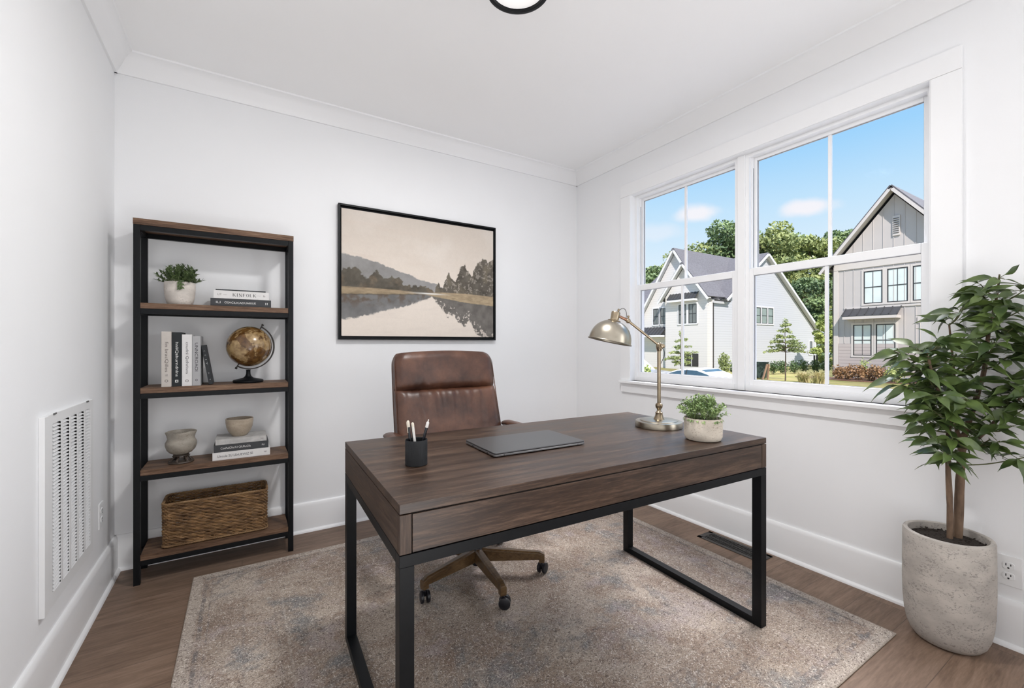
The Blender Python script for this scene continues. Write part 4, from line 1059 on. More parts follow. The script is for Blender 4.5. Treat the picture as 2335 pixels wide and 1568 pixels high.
for k in range(41):
    a = math.radians(-118 + 176 * k / 40.0)
    a = -PI / 2 - tl_ + (PI) * k / 40.0
    arc.append((0.1285 * math.cos(a), 0, gz + 0.1285 * math.sin(a)))
mr = Mesh()
for rr_, w_ in ((0.1285, 0.0055),):
    for i in range(40):
        p, q = Vector(arc[i]), Vector(arc[i + 1]); mr.bar(p, q + (q - p) * 0.06, 0.012, 0.0055, up=((p + q) / 2 - Vector((0, 0, gz))))
mr.build('meridian_arm', M['gunmetal'], gl)
for s in (-1, 1):
    d = Vector((math.sin(tl_), 0, math.cos(tl_))) * s; c = Vector((0, 0, gz))
    q = Mesh(); q.tube([c + d * (GR - 0.003), c + d * 0.141], 0.0032, 12); q.tube([c + d * 0.137, c + d * 0.146], [0.0062, 0.0062], 14)
    q.build('axis_pin', M['gunmetal'], gl, smooth=True)

# ---- bowls
M['glaze'] = speckled('grey_ash_glaze', (0.33, 0.30, 0.255), (0.20, 0.17, 0.135), 60, 0.58, 0.4); M['glaze2'] = speckled('sand_glaze', (0.40, 0.335, 0.26), (0.27, 0.215, 0.155), 60, 0.58, 0.4)
b1 = thing('stoneware_bowl', 'squat grey stoneware bowl on a dark carved stand', 'bowl', (-0.277, 2.915, Z3 + 0.044))
prof = [(0.0001, 0.004), (0.030, 0.000), (0.048, 0.010), (0.062, 0.026), (0.069, 0.048), (0.069, 0.064), (0.062, 0.078), (0.0595, 0.086), (0.061, 0.104), (0.065, 0.119), (0.0645, 0.1215), (0.060, 0.119), (0.055, 0.100), (0.053, 0.080), (0.058, 0.06), (0.050, 0.03), (0.0001, 0.02)]
bw = Mesh().lathe(prof, 56)
out = []
for x, y, z in bw.v:                                            # pinched, slightly squared rim
    a = math.atan2(y, x); k = max(0, (z - 0.085) / 0.037); out.append((x * (1 + k * 0.07 * math.cos(4 * a)), y * (1 + k * 0.07 * math.cos(4 * a)), z + k * 0.0018 * math.cos(4 * a + PI)))
bw.v = out; bw.build('bowl', M['glaze'], b1, smooth=True)
M['bronze'] = mat('dark_carved_wood', (0.060, 0.042, 0.030), 0.5, var=0.4, vscale=60, bump=0.4, bscale=120)
stn = thing('bowl_stand', 'dark low carved stand beneath the squat grey bowl', 'stand', (-0.277, 2.915, Z3))
Mesh().lathe([(0.0001, 0), (0.054, 0), (0.057, 0.003), (0.054, 0.009), (0.0001, 0.011)], 40).build('plinth', M['bronze'], stn, smooth=True)
Mesh().lathe([(0.034, 0.0355), (0.036, 0.0385), (0.034, 0.043), (0.0001, 0.043)], 40).build('cradle', M['bronze'], stn, smooth=True)
for k in range(6):
    a = 2 * PI * k / 6 + 0.2; ca, sa = math.cos(a), math.sin(a)
    Mesh().tube([(0.048 * ca, 0.048 * sa, 0.007), (0.040 * ca, 0.040 * sa, 0.018), (0.030 * ca, 0.030 * sa, 0.028), (0.033 * ca, 0.033 * sa, 0.038)], [0.008, 0.006, 0.005, 0.007], 8).build('leg', M['bronze'], stn, smooth=True)
b2 = thing('round_bowl', 'round sand coloured bowl on top of the stacked books', 'bowl', (-0.012, 2.930, Z3 + 0.1118))
Mesh().lathe([(0.0001, 0.002), (0.024, 0.0), (0.034, 0.000), (0.040, 0.006), (0.055, 0.026), (0.064, 0.050), (0.0678, 0.078), (0.068, 0.096), (0.0668, 0.0975), (0.0645, 0.096), (0.063, 0.075), (0.058, 0.050), (0.045, 0.025), (0.0001, 0.012)], 56).build('bowl', M['glaze2'], b2, smooth=True)

# ---- basket
def wicker(name, a, b_): return mat(name, a, 0.55, spec=0.35, color2=b_, vscale=18, detail=5, stretch=(1, 1, 4))
M['wick'] = wicker('wicker', (0.29, 0.165, 0.072), (0.082, 0.042, 0.018)); M['wick_rim'] = wicker('wicker_rim', (0.33, 0.205, 0.10), (0.16, 0.09, 0.042))
bk = thing('wicker_basket', 'rectangular brown wicker basket on the lowest shelf', 'basket', (-0.114, 2.9385, levels[0]))
def rr_path(hx, hy, r, n=10, m=34, k=12):
    pts = []
    def seg(p, q, c):
        for i in range(c): pts.append(Vector(p).lerp(Vector(q), i / c))
    seg((hx, -hy + r, 0), (hx, hy - r, 0), k)
    for i in range(n): a = PI / 2 * i / n; pts.append(Vector((hx - r + r * math.cos(a), hy - r + r * math.sin(a), 0)))
    seg((hx - r, hy, 0), (-hx + r, hy, 0), m)
    for i in range(n): a = PI / 2 + PI / 2 * i / n; pts.append(Vector((-hx + r + r * math.cos(a), hy - r + r * math.sin(a), 0)))
    seg((-hx, hy - r, 0), (-hx, -hy + r, 0), k)
    for i in range(n): a = PI + PI / 2 * i / n; pts.append(Vector((-hx + r + r * math.cos(a), -hy + r + r * math.sin(a), 0)))
    seg((-hx + r, -hy, 0), (hx - r, -hy, 0), m)
    for i in range(n): a = 3 * PI / 2 + PI / 2 * i / n; pts.append(Vector((hx - r + r * math.cos(a), -hy + r + r * math.sin(a), 0)))
    return pts
hx, hy, rr_ = 0.232, 0.092, 0.024
body = Mesh(); rows = 25; hgt = 0.226
for i in range(rows):
    z = 0.010 + (hgt - 0.020) * i / (rows - 1); base = rr_path(hx + 0.0025 * i / rows, hy + 0.001 * i / rows, rr_); n = len(base); pts = []
    for k, p in enumerate(base):
        t = Vector((base[(k + 1) % n] - base[k - 1])).normalized(); nn = Vector((t.y, -t.x, 0))
        off = 0.0028 * math.sin(2 * PI * k / 4.0 + PI * i) + 0.0007 * rnd.gauss(0, 1)
        pts.append(p + nn * off + Vector((0, 0, z + 0.0012 * math.sin(2 * PI * k / 4.0 + PI * i + 1.5) + 0.0006 * rnd.gauss(0, 1))))
    body.tube(pts, [0.0043 + 0.0006 * rnd.gauss(0, 1) * 0.6 for _ in pts], 6, closed=True)
body.build('woven_body', M['wick'], bk, smooth=True)
stk = Mesh(); base = rr_path(hx - 0.001, hy - 0.001, rr_); n = len(base)
for k in range(0, n, 4):
    p = base[k]; stk.tube([p + Vector((0, 0, 0.004)), p + Vector((0, 0, hgt))], 0.0032, 6)
stk.build('stakes', M['wick'], bk, smooth=True)
for nm, z, r in (('rim', hgt, 0.0062), ('foot_braid', 0.009, 0.0058)):
    br = Mesh(); P = rr_path(hx + 0.0035, hy + 0.002, rr_, 8, 60, 24); n = len(P)
    for s in range(3):
        pts = []
        for k, p in enumerate(P):
            t = (P[(k + 1) % n] - P[k - 1]).normalized(); nn = Vector((t.y, -t.x, 0)); a = 2 * PI * (k / 7.0) + 2 * PI * s / 3
            pts.append(p + nn * (r * 0.55 * math.cos(a)) + Vector((0, 0, z + r * 0.55 * math.sin(a))))
        br.tube(pts, r * 0.52, 6, closed=True)
    br.build(nm, M['wick_rim'], bk, smooth=True)
B(-hx + 0.006, hx - 0.006, -hy + 0.006, hy - 0.006, 0.003, 0.009).build('bottom', M['wick'], bk)

# ================================================================== PICTURE
def fbm(shape, base, octv, seed, ax=1.0):
    rs = np.random.RandomState(seed); h, w = shape; out = np.zeros(shape); amp = 1; tot = 0
    for o_ in range(octv):
        f = base * 2 ** o_; gh, gw = max(2, int(f * ax) + 2), max(2, int(f * w / h) + 2); g_ = rs.rand(gh, gw)
        yy = np.linspace(0, gh - 1.001, h); xx = np.linspace(0, gw - 1.001, w); yi = yy.astype(int); xi = xx.astype(int); fy_ = yy - yi; fx_ = xx - xi
        fy_ = (fy_ * fy_ * (3 - 2 * fy_))[:, None]; fx_ = (fx_ * fx_ * (3 - 2 * fx_))[None, :]
        a = g_[np.ix_(yi, xi)]; b = g_[np.ix_(yi, xi + 1)]; c = g_[np.ix_(yi + 1, xi)]; d = g_[np.ix_(yi + 1, xi + 1)]
        out += amp * ((a * (1 - fx_) + b * fx_) * (1 - fy_) + (c * (1 - fx_) + d * fx_) * fy_); tot += amp; amp *= 0.55
    return out / tot
def painted_canvas(parent, w, h, y):
    nx, nz = 440, 322
    S, T_ = np.meshgrid(np.linspace(0, 1, nx), np.linspace(0, 1, nz))
    sh_ = S.shape
    n_big = fbm(sh_, 3, 5, 1); n_mid = fbm(sh_, 12, 5, 2); n_fine = fbm(sh_, 50, 3, 3); n_h = fbm(sh_, 5, 5, 4, 6.0); n_edge = fbm(sh_, 40, 4, 6); n_clump = fbm(sh_, 20, 4, 9)
    def col(c): return np.array(c)[None, None, :] * np.ones((*sh_, 1))
    def lay(img, mask, c): return img * (1 - mask[..., None]) + c * mask[..., None]
    def L(pts): xs, ys = zip(*pts); return np.interp(S, xs, ys)
    def soft(d, w_): return np.clip(d / w_ + 0.5, 0, 1)
    sky_ = col((0.62, 0.545, 0.475)) * (1 - 0.35 * soft(T_ - 0.5, 1.2))[..., None] * 1.12 + 0.0
    sky_ = lay(sky_, np.clip((n_h - 0.45) * 3.0, 0, 1) * 0.45 * soft(0.5 - S, 1.0), col((0.50, 0.42, 0.36)))
    sky_ = lay(sky_, np.clip((n_big - 0.5) * 2.0, 0, 1) * 0.4, col((0.64, 0.60, 0.555)))
    img = sky_.copy()
    ridge = L([(0, .651), (.107, .628), (.204, .601), (.287, .563), (.386, .526), (.482, .485), (.581, .461), (.66, .40), (.75, .37), (1, .37)]) + (n_edge - .5) * .022
    mt = col((0.205, 0.20, 0.195)) * (0.72 + 0.56 * n_mid)[..., None]
    mt = lay(mt, soft(S - 0.5, 0.6) * 0.4, col((0.26, 0.255, 0.265)))
    img = lay(img, soft(ridge - T_, 0.006) * 0.94, mt)
    lt = L([(0, .52), (.079, .545), (.11, .50), (.146, .475), (.199, .535), (.24, .46), (.275, .48), (.337, .485), (.37, .43), (.411, .436), (.45, .448), (.514, .42), (.575, .395), (.62, .36), (1, .30)]) + (n_edge - .5) * .05 + (n_clump - .5) * .05
    tr_ = col((0.085, 0.075, 0.060)) * (0.55 + 0.9 * n_clump)[..., None]
    tr_ = lay(tr_, np.clip((n_mid - 0.5) * 5, 0, 1) * 0.55, col((0.17, 0.125, 0.085)) * (0.6 + 0.8 * n_fine)[..., None])
    img = lay(img, soft(lt - T_, 0.008), tr_)
    rt_ = L([(0, .3), (.555, .36), (.568, .394), (.595, .475), (.622, .42), (.640, .50), (.665, .575), (.69, .52), (.713, .50), (.748, .60), (.784, .648), (.81, .60), (.835, .56), (.866, .66), (.90, .70), (.934, .728), (.96, .69), (1, .715)]) + (n_edge - .5) * .06 + (n_clump - .5) * .05
    tr2 = col((0.095, 0.083, 0.068)) * (0.5 + 1.0 * n_clump)[..., None]
    tr2 = lay(tr2, np.clip((n_mid - 0.5) * 5, 0, 1) * 0.5, col((0.175, 0.145, 0.105)))
    img = lay(img, soft(rt_ - T_, 0.008) * soft(S - .56, .01) * np.clip(0.75 + (n_fine > 0.36), 0, 1), tr2)
    lb = L([(0, .388), (.204, .389), (.324, .386), (.411, .381), (.47, .367), (.5, .35), (1, .2)]); rb = L([(0, .2), (.48, .35), (.501, .362), (.56, .382), (.615, .390), (.791, .391), (1, .379)])
    lw = L([(0, .328), (.204, .340), (.45, .360), (.5, .362), (1, .362)]); rw = L([(0, .362), (.501, .361), (.649, .335), (.791, .31), (1, .291)])
    grass = col((0.26, 0.20, 0.13)) * (0.65 + 0.7 * fbm(sh_, 24, 3, 12, 3.0))[..., None]
    img = lay(img, soft(lb - T_, .006) * soft(0.49 - S, .02), grass); img = lay(img, soft(rb - T_, .006) * soft(S - 0.50, .01), grass * 1.15)
    waterline = np.where(S < 0.49, lw, rw) + (n_edge - .5) * .008
    water = col((0.60, 0.53, 0.465)); water = lay(water, np.clip((n_h - 0.5) * 3, 0, 1) * 0.35, col((0.52, 0.45, 0.40)))
    lr = L([(0, .127), (.09, .150), (.204, .188), (.275, .217), (.386, .257), (.514, .325), (.568, .36), (1, .37)]) + (n_edge - .5) * .03 + (n_h - .5) * .02
    refl = col((0.125, 0.125, 0.125)) * (0.6 + 0.8 * n_mid)[..., None]
    refl = lay(refl, soft(T_ - 0.235 - 0.13 * S, .06) * np.clip((n_clump - .42) * 5, 0, 1), col((0.085, 0.065, 0.05)))
    water = lay(water, soft(T_ - lr, .012) * 0.95, refl)
    rr2 = L([(0, .4), (.53, .37), (.555, .335), (.595, .275), (.649, .190), (.70, .185), (.73, .13), (.777, .095), (.813, .16), (.85, .08), (.885, .0), (1, -.05)]) + (n_edge - .5) * .07 + (n_clump - .5) * .05
    refl2 = col((0.115, 0.105, 0.095)) * (0.55 + 0.9 * n_clump)[..., None]
    water = lay(water, soft(T_ - rr2, .01) * soft(S - .545, .02) * np.where((n_fine < 0.40) & (T_ < rr2 + .09), 0.3, 0.97), refl2)
    img = lay(img, soft(waterline - T_, .004), water)
    shore = np.exp(-((T_ - waterline) / .006) ** 2); img = lay(img, shore * 0.5 * soft(0.47 - S, .03), col((0.04, 0.035, 0.03)))
    glint = np.exp(-((T_ - 0.372) / .006) ** 2) * np.exp(-((S - .53) / .09) ** 2); img = lay(img, np.clip(glint, 0, 1), col((0.66, 0.64, 0.60)))
    weave = 1 + 0.05 * (np.random.RandomState(5).rand(*sh_) - .5) + 0.05 * (n_fine - .5)
    img = np.clip(img * weave[..., None] * np.array([1.26, 1.28, 1.30]), 0, 1)
    xs = S * w - w / 2; zs = T_ * h
    co = np.stack([xs, np.full(sh_, y), zs], -1).reshape(-1, 3)
    idx = np.arange(nx * nz).reshape(nz, nx)
    fs = np.stack([idx[:-1, :-1], idx[:-1, 1:], idx[1:, 1:], idx[1:, :-1]], -1).reshape(-1, 4)
    me = bpy.data.meshes.new('canvas'); me.from_pydata(co.tolist(), [], fs.tolist())
    ca = me.color_attributes.new('paint', 'FLOAT_COLOR', 'POINT')
    rgba = np.concatenate([img.reshape(-1, 3), np.ones((nx * nz, 1))], 1).astype(np.float32); ca.data.foreach_set('color', rgba.ravel())
    m = bpy.data.materials.new('painted_linen'); m.use_nodes = True; t = m.node_tree; b = t.nodes['Principled BSDF']
    at = node(t, 'ShaderNodeAttribute'); at.attribute_name = 'paint'; t.links.new(at.outputs['Color'], b.inputs['Base Color'])
    b.inputs['Roughness'].default_value = 0.8; b.inputs['Specular IOR Level'].default_value = 0.2
    me.materials.append(m); o = bpy.data.objects.new('canvas', me); scene.collection.objects.link(o); o.parent = parent
    return o
pw, ph = 1.190, 0.900
pic = thing('landscape_picture', 'framed misty river landscape painting with thin black frame', 'picture', (1.134, YB, 1.230))
frm = Mesh(); y0, y1 = -0.036, -0.001
f_ = 0.0125
frm.box(-pw / 2, -pw / 2 + f_, y0, y1, 0, ph); frm.box(pw / 2 - f_, pw / 2, y0, y1, 0, ph)
frm.box(-pw / 2 + f_, pw / 2 - f_, y0, y1, 0, f_); frm.box(-pw / 2 + f_, pw / 2 - f_, y0, y1, ph - f_, ph)
frm.build('frame', M['metal_black'], pic, bevel=0.001)
B(-pw / 2 + f_, pw / 2 - f_, -0.010, -0.002, f_, ph - f_).build('backing', M['metal_black'], pic)
B(-0.571 - 0.004, 0.571 + 0.004, -0.028, -0.0102, 0.0265 - 0.002, 0.0265 + 0.833 + 0.012).build('stretched_edge', mat('raw_linen', (0.55, 0.50, 0.43), 0.9, var=0.1), pic)
cv_ = painted_canvas(pic, 1.150, 0.847, -0.0284); cv_.location = (0, 0, 0.0265 - 0.002)

# ================================================================== CHAIR
def leather():
    m = bpy.data.materials.new('brown_leather'); m.use_nodes = True; t = m.node_tree; b = t.nodes['Principled BSDF']
    tc = node(t, 'ShaderNodeTexCoord'); n1 = node(t, 'ShaderNodeTexNoise', i_Scale=7.0, i_Detail=7.0, i_Roughness=0.65); n2 = node(t, 'ShaderNodeTexNoise', i_Scale=420.0, i_Detail=3.0)
    n3 = node(t, 'ShaderNodeTexNoise', i_Scale=26.0, i_Detail=6.0, i_Roughness=0.7)
    for n in (n1, n2, n3): t.links.new(tc.outputs['Object'], n.inputs['Vector'])
    r = ramp(t, [(0.32, (0.042, 0.016, 0.009)), (0.5, (0.080, 0.032, 0.018)), (0.68, (0.135, 0.058, 0.032))]); t.links.new(n1.outputs['Fac'], r.inputs[0])
    t.links.new(r.outputs[0], b.inputs['Base Color'])
    mr = node(t, 'ShaderNodeMapRange'); mr.inputs['To Min'].default_value = 0.24; mr.inputs['To Max'].default_value = 0.50; t.links.new(n3.outputs['Fac'], mr.inputs['Value'])
    t.links.new(mr.outputs[0], b.inputs['Roughness']); b.inputs['Specular IOR Level'].default_value = 0.55
    bp = node(t, 'ShaderNodeBump', i_Strength=0.22, i_Distance=0.001); t.links.new(n2.outputs['Fac'], bp.inputs['Height'])
    bp2 = node(t, 'ShaderNodeBump', i_Strength=0.25, i_Distance=0.004); t.links.new(n3.outputs['Fac'], bp2.inputs['Height']); t.links.new(bp.outputs[0], bp2.inputs['Normal'])
    t.links.new(bp2.outputs[0], b.inputs['Normal'])
    return m
M['leather'] = leather(); M['rubber'] = mat('black_caster_plastic', (0.012, 0.012, 0.016), 0.35, var=0.1)
M['chair_wood'] = wood('chair_base_wood', (0.045, 0.024, 0.010), (0.105, 0.060, 0.025), (0.17, 0.105, 0.048), 'X', 0.8, 0.30, 0.5)
CH = Vector((1.042, 2.035, RT))
ch = thing('office_chair', 'brown leather high-back office chair on a five-star wooden base', 'office chair', tuple(CH))
cx = 1.003 - CH.x
def back_pt(a, b):
    """a -1..1 across, b 0..1 up; centre plane of the backrest"""
    z = 0.52 + b * 0.632 + 0.010 * max(0, b - 0.7) / 0.3 * (1 - a * a); y = 2.225 + 0.165 * b + 0.012 * math.sin(b * PI) - CH.y + 0.02 * a * a * -1
    w = 0.300 + 0.018 * (1 - b)
    return cx, y, z - CH.z, w
seam_b = (0.955 - 0.52) / 0.640
def outline(b):
    r = 0.065
    if b > 1 - r / 0.64 * 1.0:
        t = (b - (1 - r / 0.64)) / (r / 0.64); return 1 - (1 - math.sqrt(max(0, 1 - t * t))) * 0.15
    return 1.0
nxg, nzg = 72, 96
bkm = Mesh(); fr_ = []; bk_ = []
for j in range(nzg + 1):
    b = j / nzg
    for i in range(nxg + 1):
        a = -1 + 2 * i / nxg
        x0_, y_, z_, w_ = back_pt(a, b); wx = w_ * outline(b) * a
        edge = max(0, 1 - ((1 - abs(a)) / 0.13)) if abs(a) > 0.87 else 0
        # two cushions meeting in a deep seam
        ds = abs(b - seam_b) * 0.64
        puff = 0.046 * (1 - math.exp(-(ds / 0.013) ** 0.8)) * (1 - 0.55 * max(0, abs(a)) ** 4)
        top_ = max(0, (b - 0.93) / 0.07); puff *= (1 - 0.55 * top_ ** 2)
        puff -= 0.022 * edge ** 1.5
        # wrinkles radiating from the seam
        below = b < seam_b
        k = math.exp(-ds / (0.13 if below else 0.055))
        ph_ = a * 9.0 + (0.9 * a * ds / 0.1)
        wr_ = mn.noise(Vector((ph_, ds * 4.0, 3.1 if below else 8.2))) + 0.5 * mn.noise(Vector((ph_ * 2.3, ds * 8, 1.7)))
        puff += 0.0085 * k * wr_ * (1 - edge) * min(1, ds / 0.012)
        puff += 0.0022 * mn.noise(Vector((a * 4, b * 9, 2.2)))
        # small tucks at the side seams
        puff += 0.0025 * mn.noise(Vector((a * 3, b * 46, 5.0))) * math.exp(-(1 - abs(a)) / 0.10) * (1 if a > 0 else 0.3)
        fr_.append((x0_ + wx, y_ - 0.012 - puff, z_))
        bk_.append((x0_ + wx * (1.0), y_ + 0.040 - 0.012 * edge, z_ - (0.006 if b > .99 else 0)))
n1_ = len(fr_)
fsx = []
for j in range(nzg):
    for i in range(nxg):
        q = j * (nxg + 1) + i; fsx.append((q, q + 1, q + nxg + 2, q + nxg + 1)); fsx.append((n1_ + q + nxg + 1, n1_ + q + nxg + 2, n1_ + q + 1, n1_ + q))
for i in range(nxg):
    q = nzg * (nxg + 1) + i; fsx.append((q, q + 1, n1_ + q + 1, n1_ + q)); fsx.append((i + 1, i, n1_ + i, n1_ + i + 1))
for j in range(nzg):
    q = j * (nxg + 1); fsx.append((q + nxg + 1, q, n1_ + q, n1_ + q + nxg + 1)); q += nxg; fsx.append((q, q + nxg + 1, n1_ + q + nxg + 1, n1_ + q))
bkm.add(fr_ + bk_, fsx); bkm.build('backrest', M['leather'], ch, smooth=True)
for s in (-1, 1):                                               # welted side seams
    pts = []
    for j in range(0, int(nzg * 0.965), 2):
        b = j / nzg; x0_, y_, z_, w_ = back_pt(s, b); pts.append((x0_ + s * (w_ * outline(b) - 0.001), y_ - 0.017, z_))
    wr2 = [0.0026] * (len(pts) - 4) + [0.0022, 0.0017, 0.0011, 0.0004]
    Mesh().tube(pts, wr2, 8).build('welt', M['leather'], ch, smooth=True)
    pts2 = [(p[0] + s * 0.001, p[1] + 0.050, p[2]) for p in pts]
    Mesh().tube(pts2, wr2, 8).build('welt', M['leather'], ch, smooth=True)
# seat
sb = Mesh(); ns = 40; top_s = []; bot_s = []
for j in range(ns + 1):
    for i in range(ns + 1):
        a = -1 + 2 * i / ns; b = -1 + 2 * j / ns
        def sq(v): return v
        x = a * 0.285 * (1 - 0.03 * abs(b) ** 6); y = b * 0.245 * (1 - 0.05 * abs(a) ** 6)
        e = max(abs(a), abs(b)); drop = 0.03 * max(0, (e - 0.8) / 0.2) ** 2
        top_s.append((cx + x, 2.00 - CH.y + y, 0.505 - drop - 0.006 * (1 if b < -0.8 else 0) + 0.004 * mn.noise(Vector((a * 3, b * 3, 1)))))
        bot_s.append((cx + x * 0.98, 2.00 - CH.y + y * 0.98, 0.405))
k_ = len(top_s); fsx = []
for j in range(ns):
    for i in range(ns):
        q = j * (ns + 1) + i; fsx.append((q, q + 1, q + ns + 2, q + ns + 1)); fsx.append((k_ + q + ns + 1, k_ + q + ns + 2, k_ + q + 1, k_ + q))
for i in range(ns):
    q = ns * (ns + 1) + i; fsx += [(q, q + 1, k_ + q + 1, k_ + q), (i + 1, i, k_ + i, k_ + i + 1)]
    q = i * (ns + 1); fsx.append((q + ns + 1, q, k_ + q, k_ + q + ns + 1)); q += ns; fsx.append((q, q + ns + 1, k_ + q + ns + 1, k_ + q))
sb.add(top_s + bot_s, fsx); sb.build('seat', M['leather'], ch, smooth=True)
Mesh().box(cx - 0.13, cx + 0.13, 1.88 - CH.y, 2.16 - CH.y, 0.372, 0.4045).build('seat_mechanism', M['metal_black'], ch, bevel=0.004)
Mesh().bar((cx, 2.14 - CH.y, 0.39), (cx, 2.285 - CH.y, 0.56), 0.09, 0.014, up=(0, 1, 0)).build('back_bracket', M['metal_black'], ch, bevel=0.002)
for s in (-1, 1):
    ax = cx + s * 0.352
    pad = Mesh(); P = [(ax, 1.905 - CH.y, 0.716), (ax, 1.93 - CH.y, 0.722), (ax, 2.02 - CH.y, 0.724), (ax, 2.14 - CH.y, 0.724), (ax, 2.225 - CH.y, 0.722), (ax, 2.262 - CH.y, 0.712)]
    pad.tube(smooth_path([Vector(p) for p in P], 4), [0.016] + [0.026] * 19 + [0.016], 14)
    pad.v = [(ax + (x - ax) * 1.35, y, 0.722 + (z - 0.722) * 0.62) for x, y, z in pad.v]
    po = pad.build('armrest', M['leather'], ch, smooth=True)
    Mesh().tube(smooth_path([Vector(p) for p in ((cx + s * 0.13, 2.02 - CH.y, 0.392), (cx + s * 0.28, 2.02 - CH.y, 0.392), (ax, 2.03 - CH.y, 0.44), (ax, 2.06 - CH.y, 0.60), (ax, 2.07 - CH.y, 0.708))], 5), 0.013, 10).build('arm_support', M['metal_black'], ch, smooth=True)
Mesh().lathe([(0.020, 0.13), (0.020, 0.30), (0.016, 0.30), (0.016, 0.3725)], 24).build('gas_lift', M['metal_black'], ch, smooth=True)
Mesh().lathe([(0.0001, 0.042), (0.022, 0.042), (0.025, 0.046), (0.026, 0.085), (0.034, 0.090), (0.037, 0.120), (0.034, 0.134), (0.0001, 0.134)], 28).build('hub', M['rubber'], ch, smooth=True)
angs = [-97, -34, -162, 38, 119]
for ang in angs:
    a = math.radians(ang); Lr = 0.355; ca, sa = math.cos(a), math.sin(a)
    am = Mesh(); segs = 12; secs = []
    for k in range(segs + 1):
        s = k / segs; r = 0.030 + (Lr - 0.030) * s; wd = 0.0215 - 0.006 * s
        zt = 0.132 - 0.018 * s; hb = 0.066 - 0.030 * s
        if k == segs: zt -= 0.010; r -= 0.0
        secs.append([(r, -wd, zt - hb), (r, wd, zt - hb), (r, wd, zt - 0.007), (r, wd * 0.6, zt), (r, -wd * 0.6, zt), (r, -wd, zt - 0.007)])
    vs = [p for s_ in secs for p in s_]; n = 6
    fs = [tuple(range(n))[::-1], tuple(segs * n + k for k in range(n))] + [(i * n + k, i * n + (k + 1) % n, (i + 1) * n + (k + 1) % n, (i + 1) * n + k) for i in range(segs) for k in range(n)]
    am.add(vs, fs)
    am.box(Lr - 0.030, Lr - 0.001, -0.0150, 0.0150, 0.060, 0.090)
    am.v = [(x * ca - y * sa, x * sa + y * ca, z) for x, y, z in am.v]
    leg = am.build('base_leg', M['chair_wood'], ch, bevel=0.002)
    ex, ey = (Lr - 0.015) * ca, (Lr - 0.015) * sa
    yaw = a + math.radians(62); rot = Matrix.Rotation(yaw, 3, 'Z')
    cm = Mesh()
    for s in (-1, 1):
        prof = [(0.0001, -0.0085), (0.020, -0.0085), (0.0262, -0.006), (0.0275, 0), (0.0262, 0.006), (0.016, 0.0095), (0.0001, 0.0095)]
        xf = rot @ Matrix.Rotation(-s * PI / 2, 3, 'X')
        cm.lathe(prof, 24, tuple(Vector((ex, ey, 0.0278)) + rot @ Vector((0.010, s * 0.0145, 0))), xf)
    cm.build('caster_wheel', M['rubber'], ch, smooth=True)
    hd = Mesh().lathe([(0.010, 0.040), (0.011, 0.050), (0.0065, 0.0545), (0.0065, 0.0605)], 14, (ex, ey, 0))
    hd.box(ex - 0.006, ex + 0.006, ey - 0.006, ey + 0.006, 0.026, 0.046)
    hd.build('caster_stem', M['rubber'], ch, smooth=True)

# ================================================================== OUTSIDE
GZ = -0.70
def siding(name, c, pitch, depth=0.5, axis='Z', c2=None, rough=0.7):
    """painted boards: a dark line every `pitch` metres along the axis, slightly bumped"""
    m = bpy.data.materials.new(name); m.use_nodes = True; t = m.node_tree; b = t.nodes['Principled BSDF']
    tc = node(t, 'ShaderNodeTexCoord'); sep = node(t, 'ShaderNodeSeparateXYZ'); t.links.new(tc.outputs['Object'], sep.inputs[0])
    dv = node(t, 'ShaderNodeMath', operation='DIVIDE'); dv.inputs[1].default_value = pitch; t.links.new(sep.outputs[axis], dv.inputs[0])
    fr = node(t, 'ShaderNodeMath', operation='FRACT'); t.links.new(dv.outputs[0], fr.inputs[0])
    r = ramp(t, [(0.0, tuple(x * depth for x in c)), (0.06, tuple(x * depth for x in c)), (0.13, c), (1.0, c2 or c)]); t.links.new(fr.outputs[0], r.inputs[0])
    t.links.new(r.outputs[0], b.inputs['Base Color']); b.inputs['Roughness'].default_value = rough; b.inputs['Specular IOR Level'].default_value = 0.2
    bp = node(t, 'ShaderNodeBump', i_Strength=0.5, i_Distance=0.02); t.links.new(fr.outputs[0], bp.inputs['Height']); t.links.new(bp.outputs[0], b.inputs['Normal'])
    return m
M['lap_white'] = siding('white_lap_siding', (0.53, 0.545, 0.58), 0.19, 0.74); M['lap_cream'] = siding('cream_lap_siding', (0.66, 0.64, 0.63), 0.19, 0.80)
M['lap_grey'] = siding('greige_lap_siding', (0.46, 0.41, 0.395), 0.19, 0.55)
M['panel_grey'] = mat('greige_panel', (0.46, 0.43, 0.415), 0.7, var=0.03, vscale=2); M['batten'] = mat('greige_batten', (0.48, 0.45, 0.435), 0.7, var=0.03, vscale=2)
M['white_trim'] = mat('exterior_white_trim', (0.68, 0.68, 0.69), 0.6, var=0.02); M['greige_trim'] = mat('greige_trim', (0.55, 0.51, 0.48), 0.6, var=0.03)
M['shingle'] = mat('grey_shingles', (0.115, 0.112, 0.124), 0.9, color2=(0.075, 0.074, 0.082), vscale=6, stretch=(1, 1, 3), bump=0.4, bscale=10)
M['seam_metal'] = mat('dark_standing_seam', (0.085, 0.085, 0.088), 0.45, metal=0.4, var=0.1); M['win_frame'] = mat('black_window_frame', (0.03, 0.03, 0.032), 0.5, var=0.1)
M['win_glass_dk'] = mat('dim_window_glass', (0.16, 0.175, 0.17), 0.08, spec=1.0, var=0.25, vscale=1.5); M['win_glass_lt'] = mat('blind_behind_glass', (0.64, 0.71, 0.69), 0.10, spec=0.9, var=0.10, vscale=1.2)
M['win_glass_md'] = mat('greenish_window_glass', (0.26, 0.32, 0.29), 0.12, spec=0.6, var=0.2, vscale=1.5)
M['gutter'] = mat('dark_gutter', (0.04, 0.036, 0.033), 0.5, var=0.1)

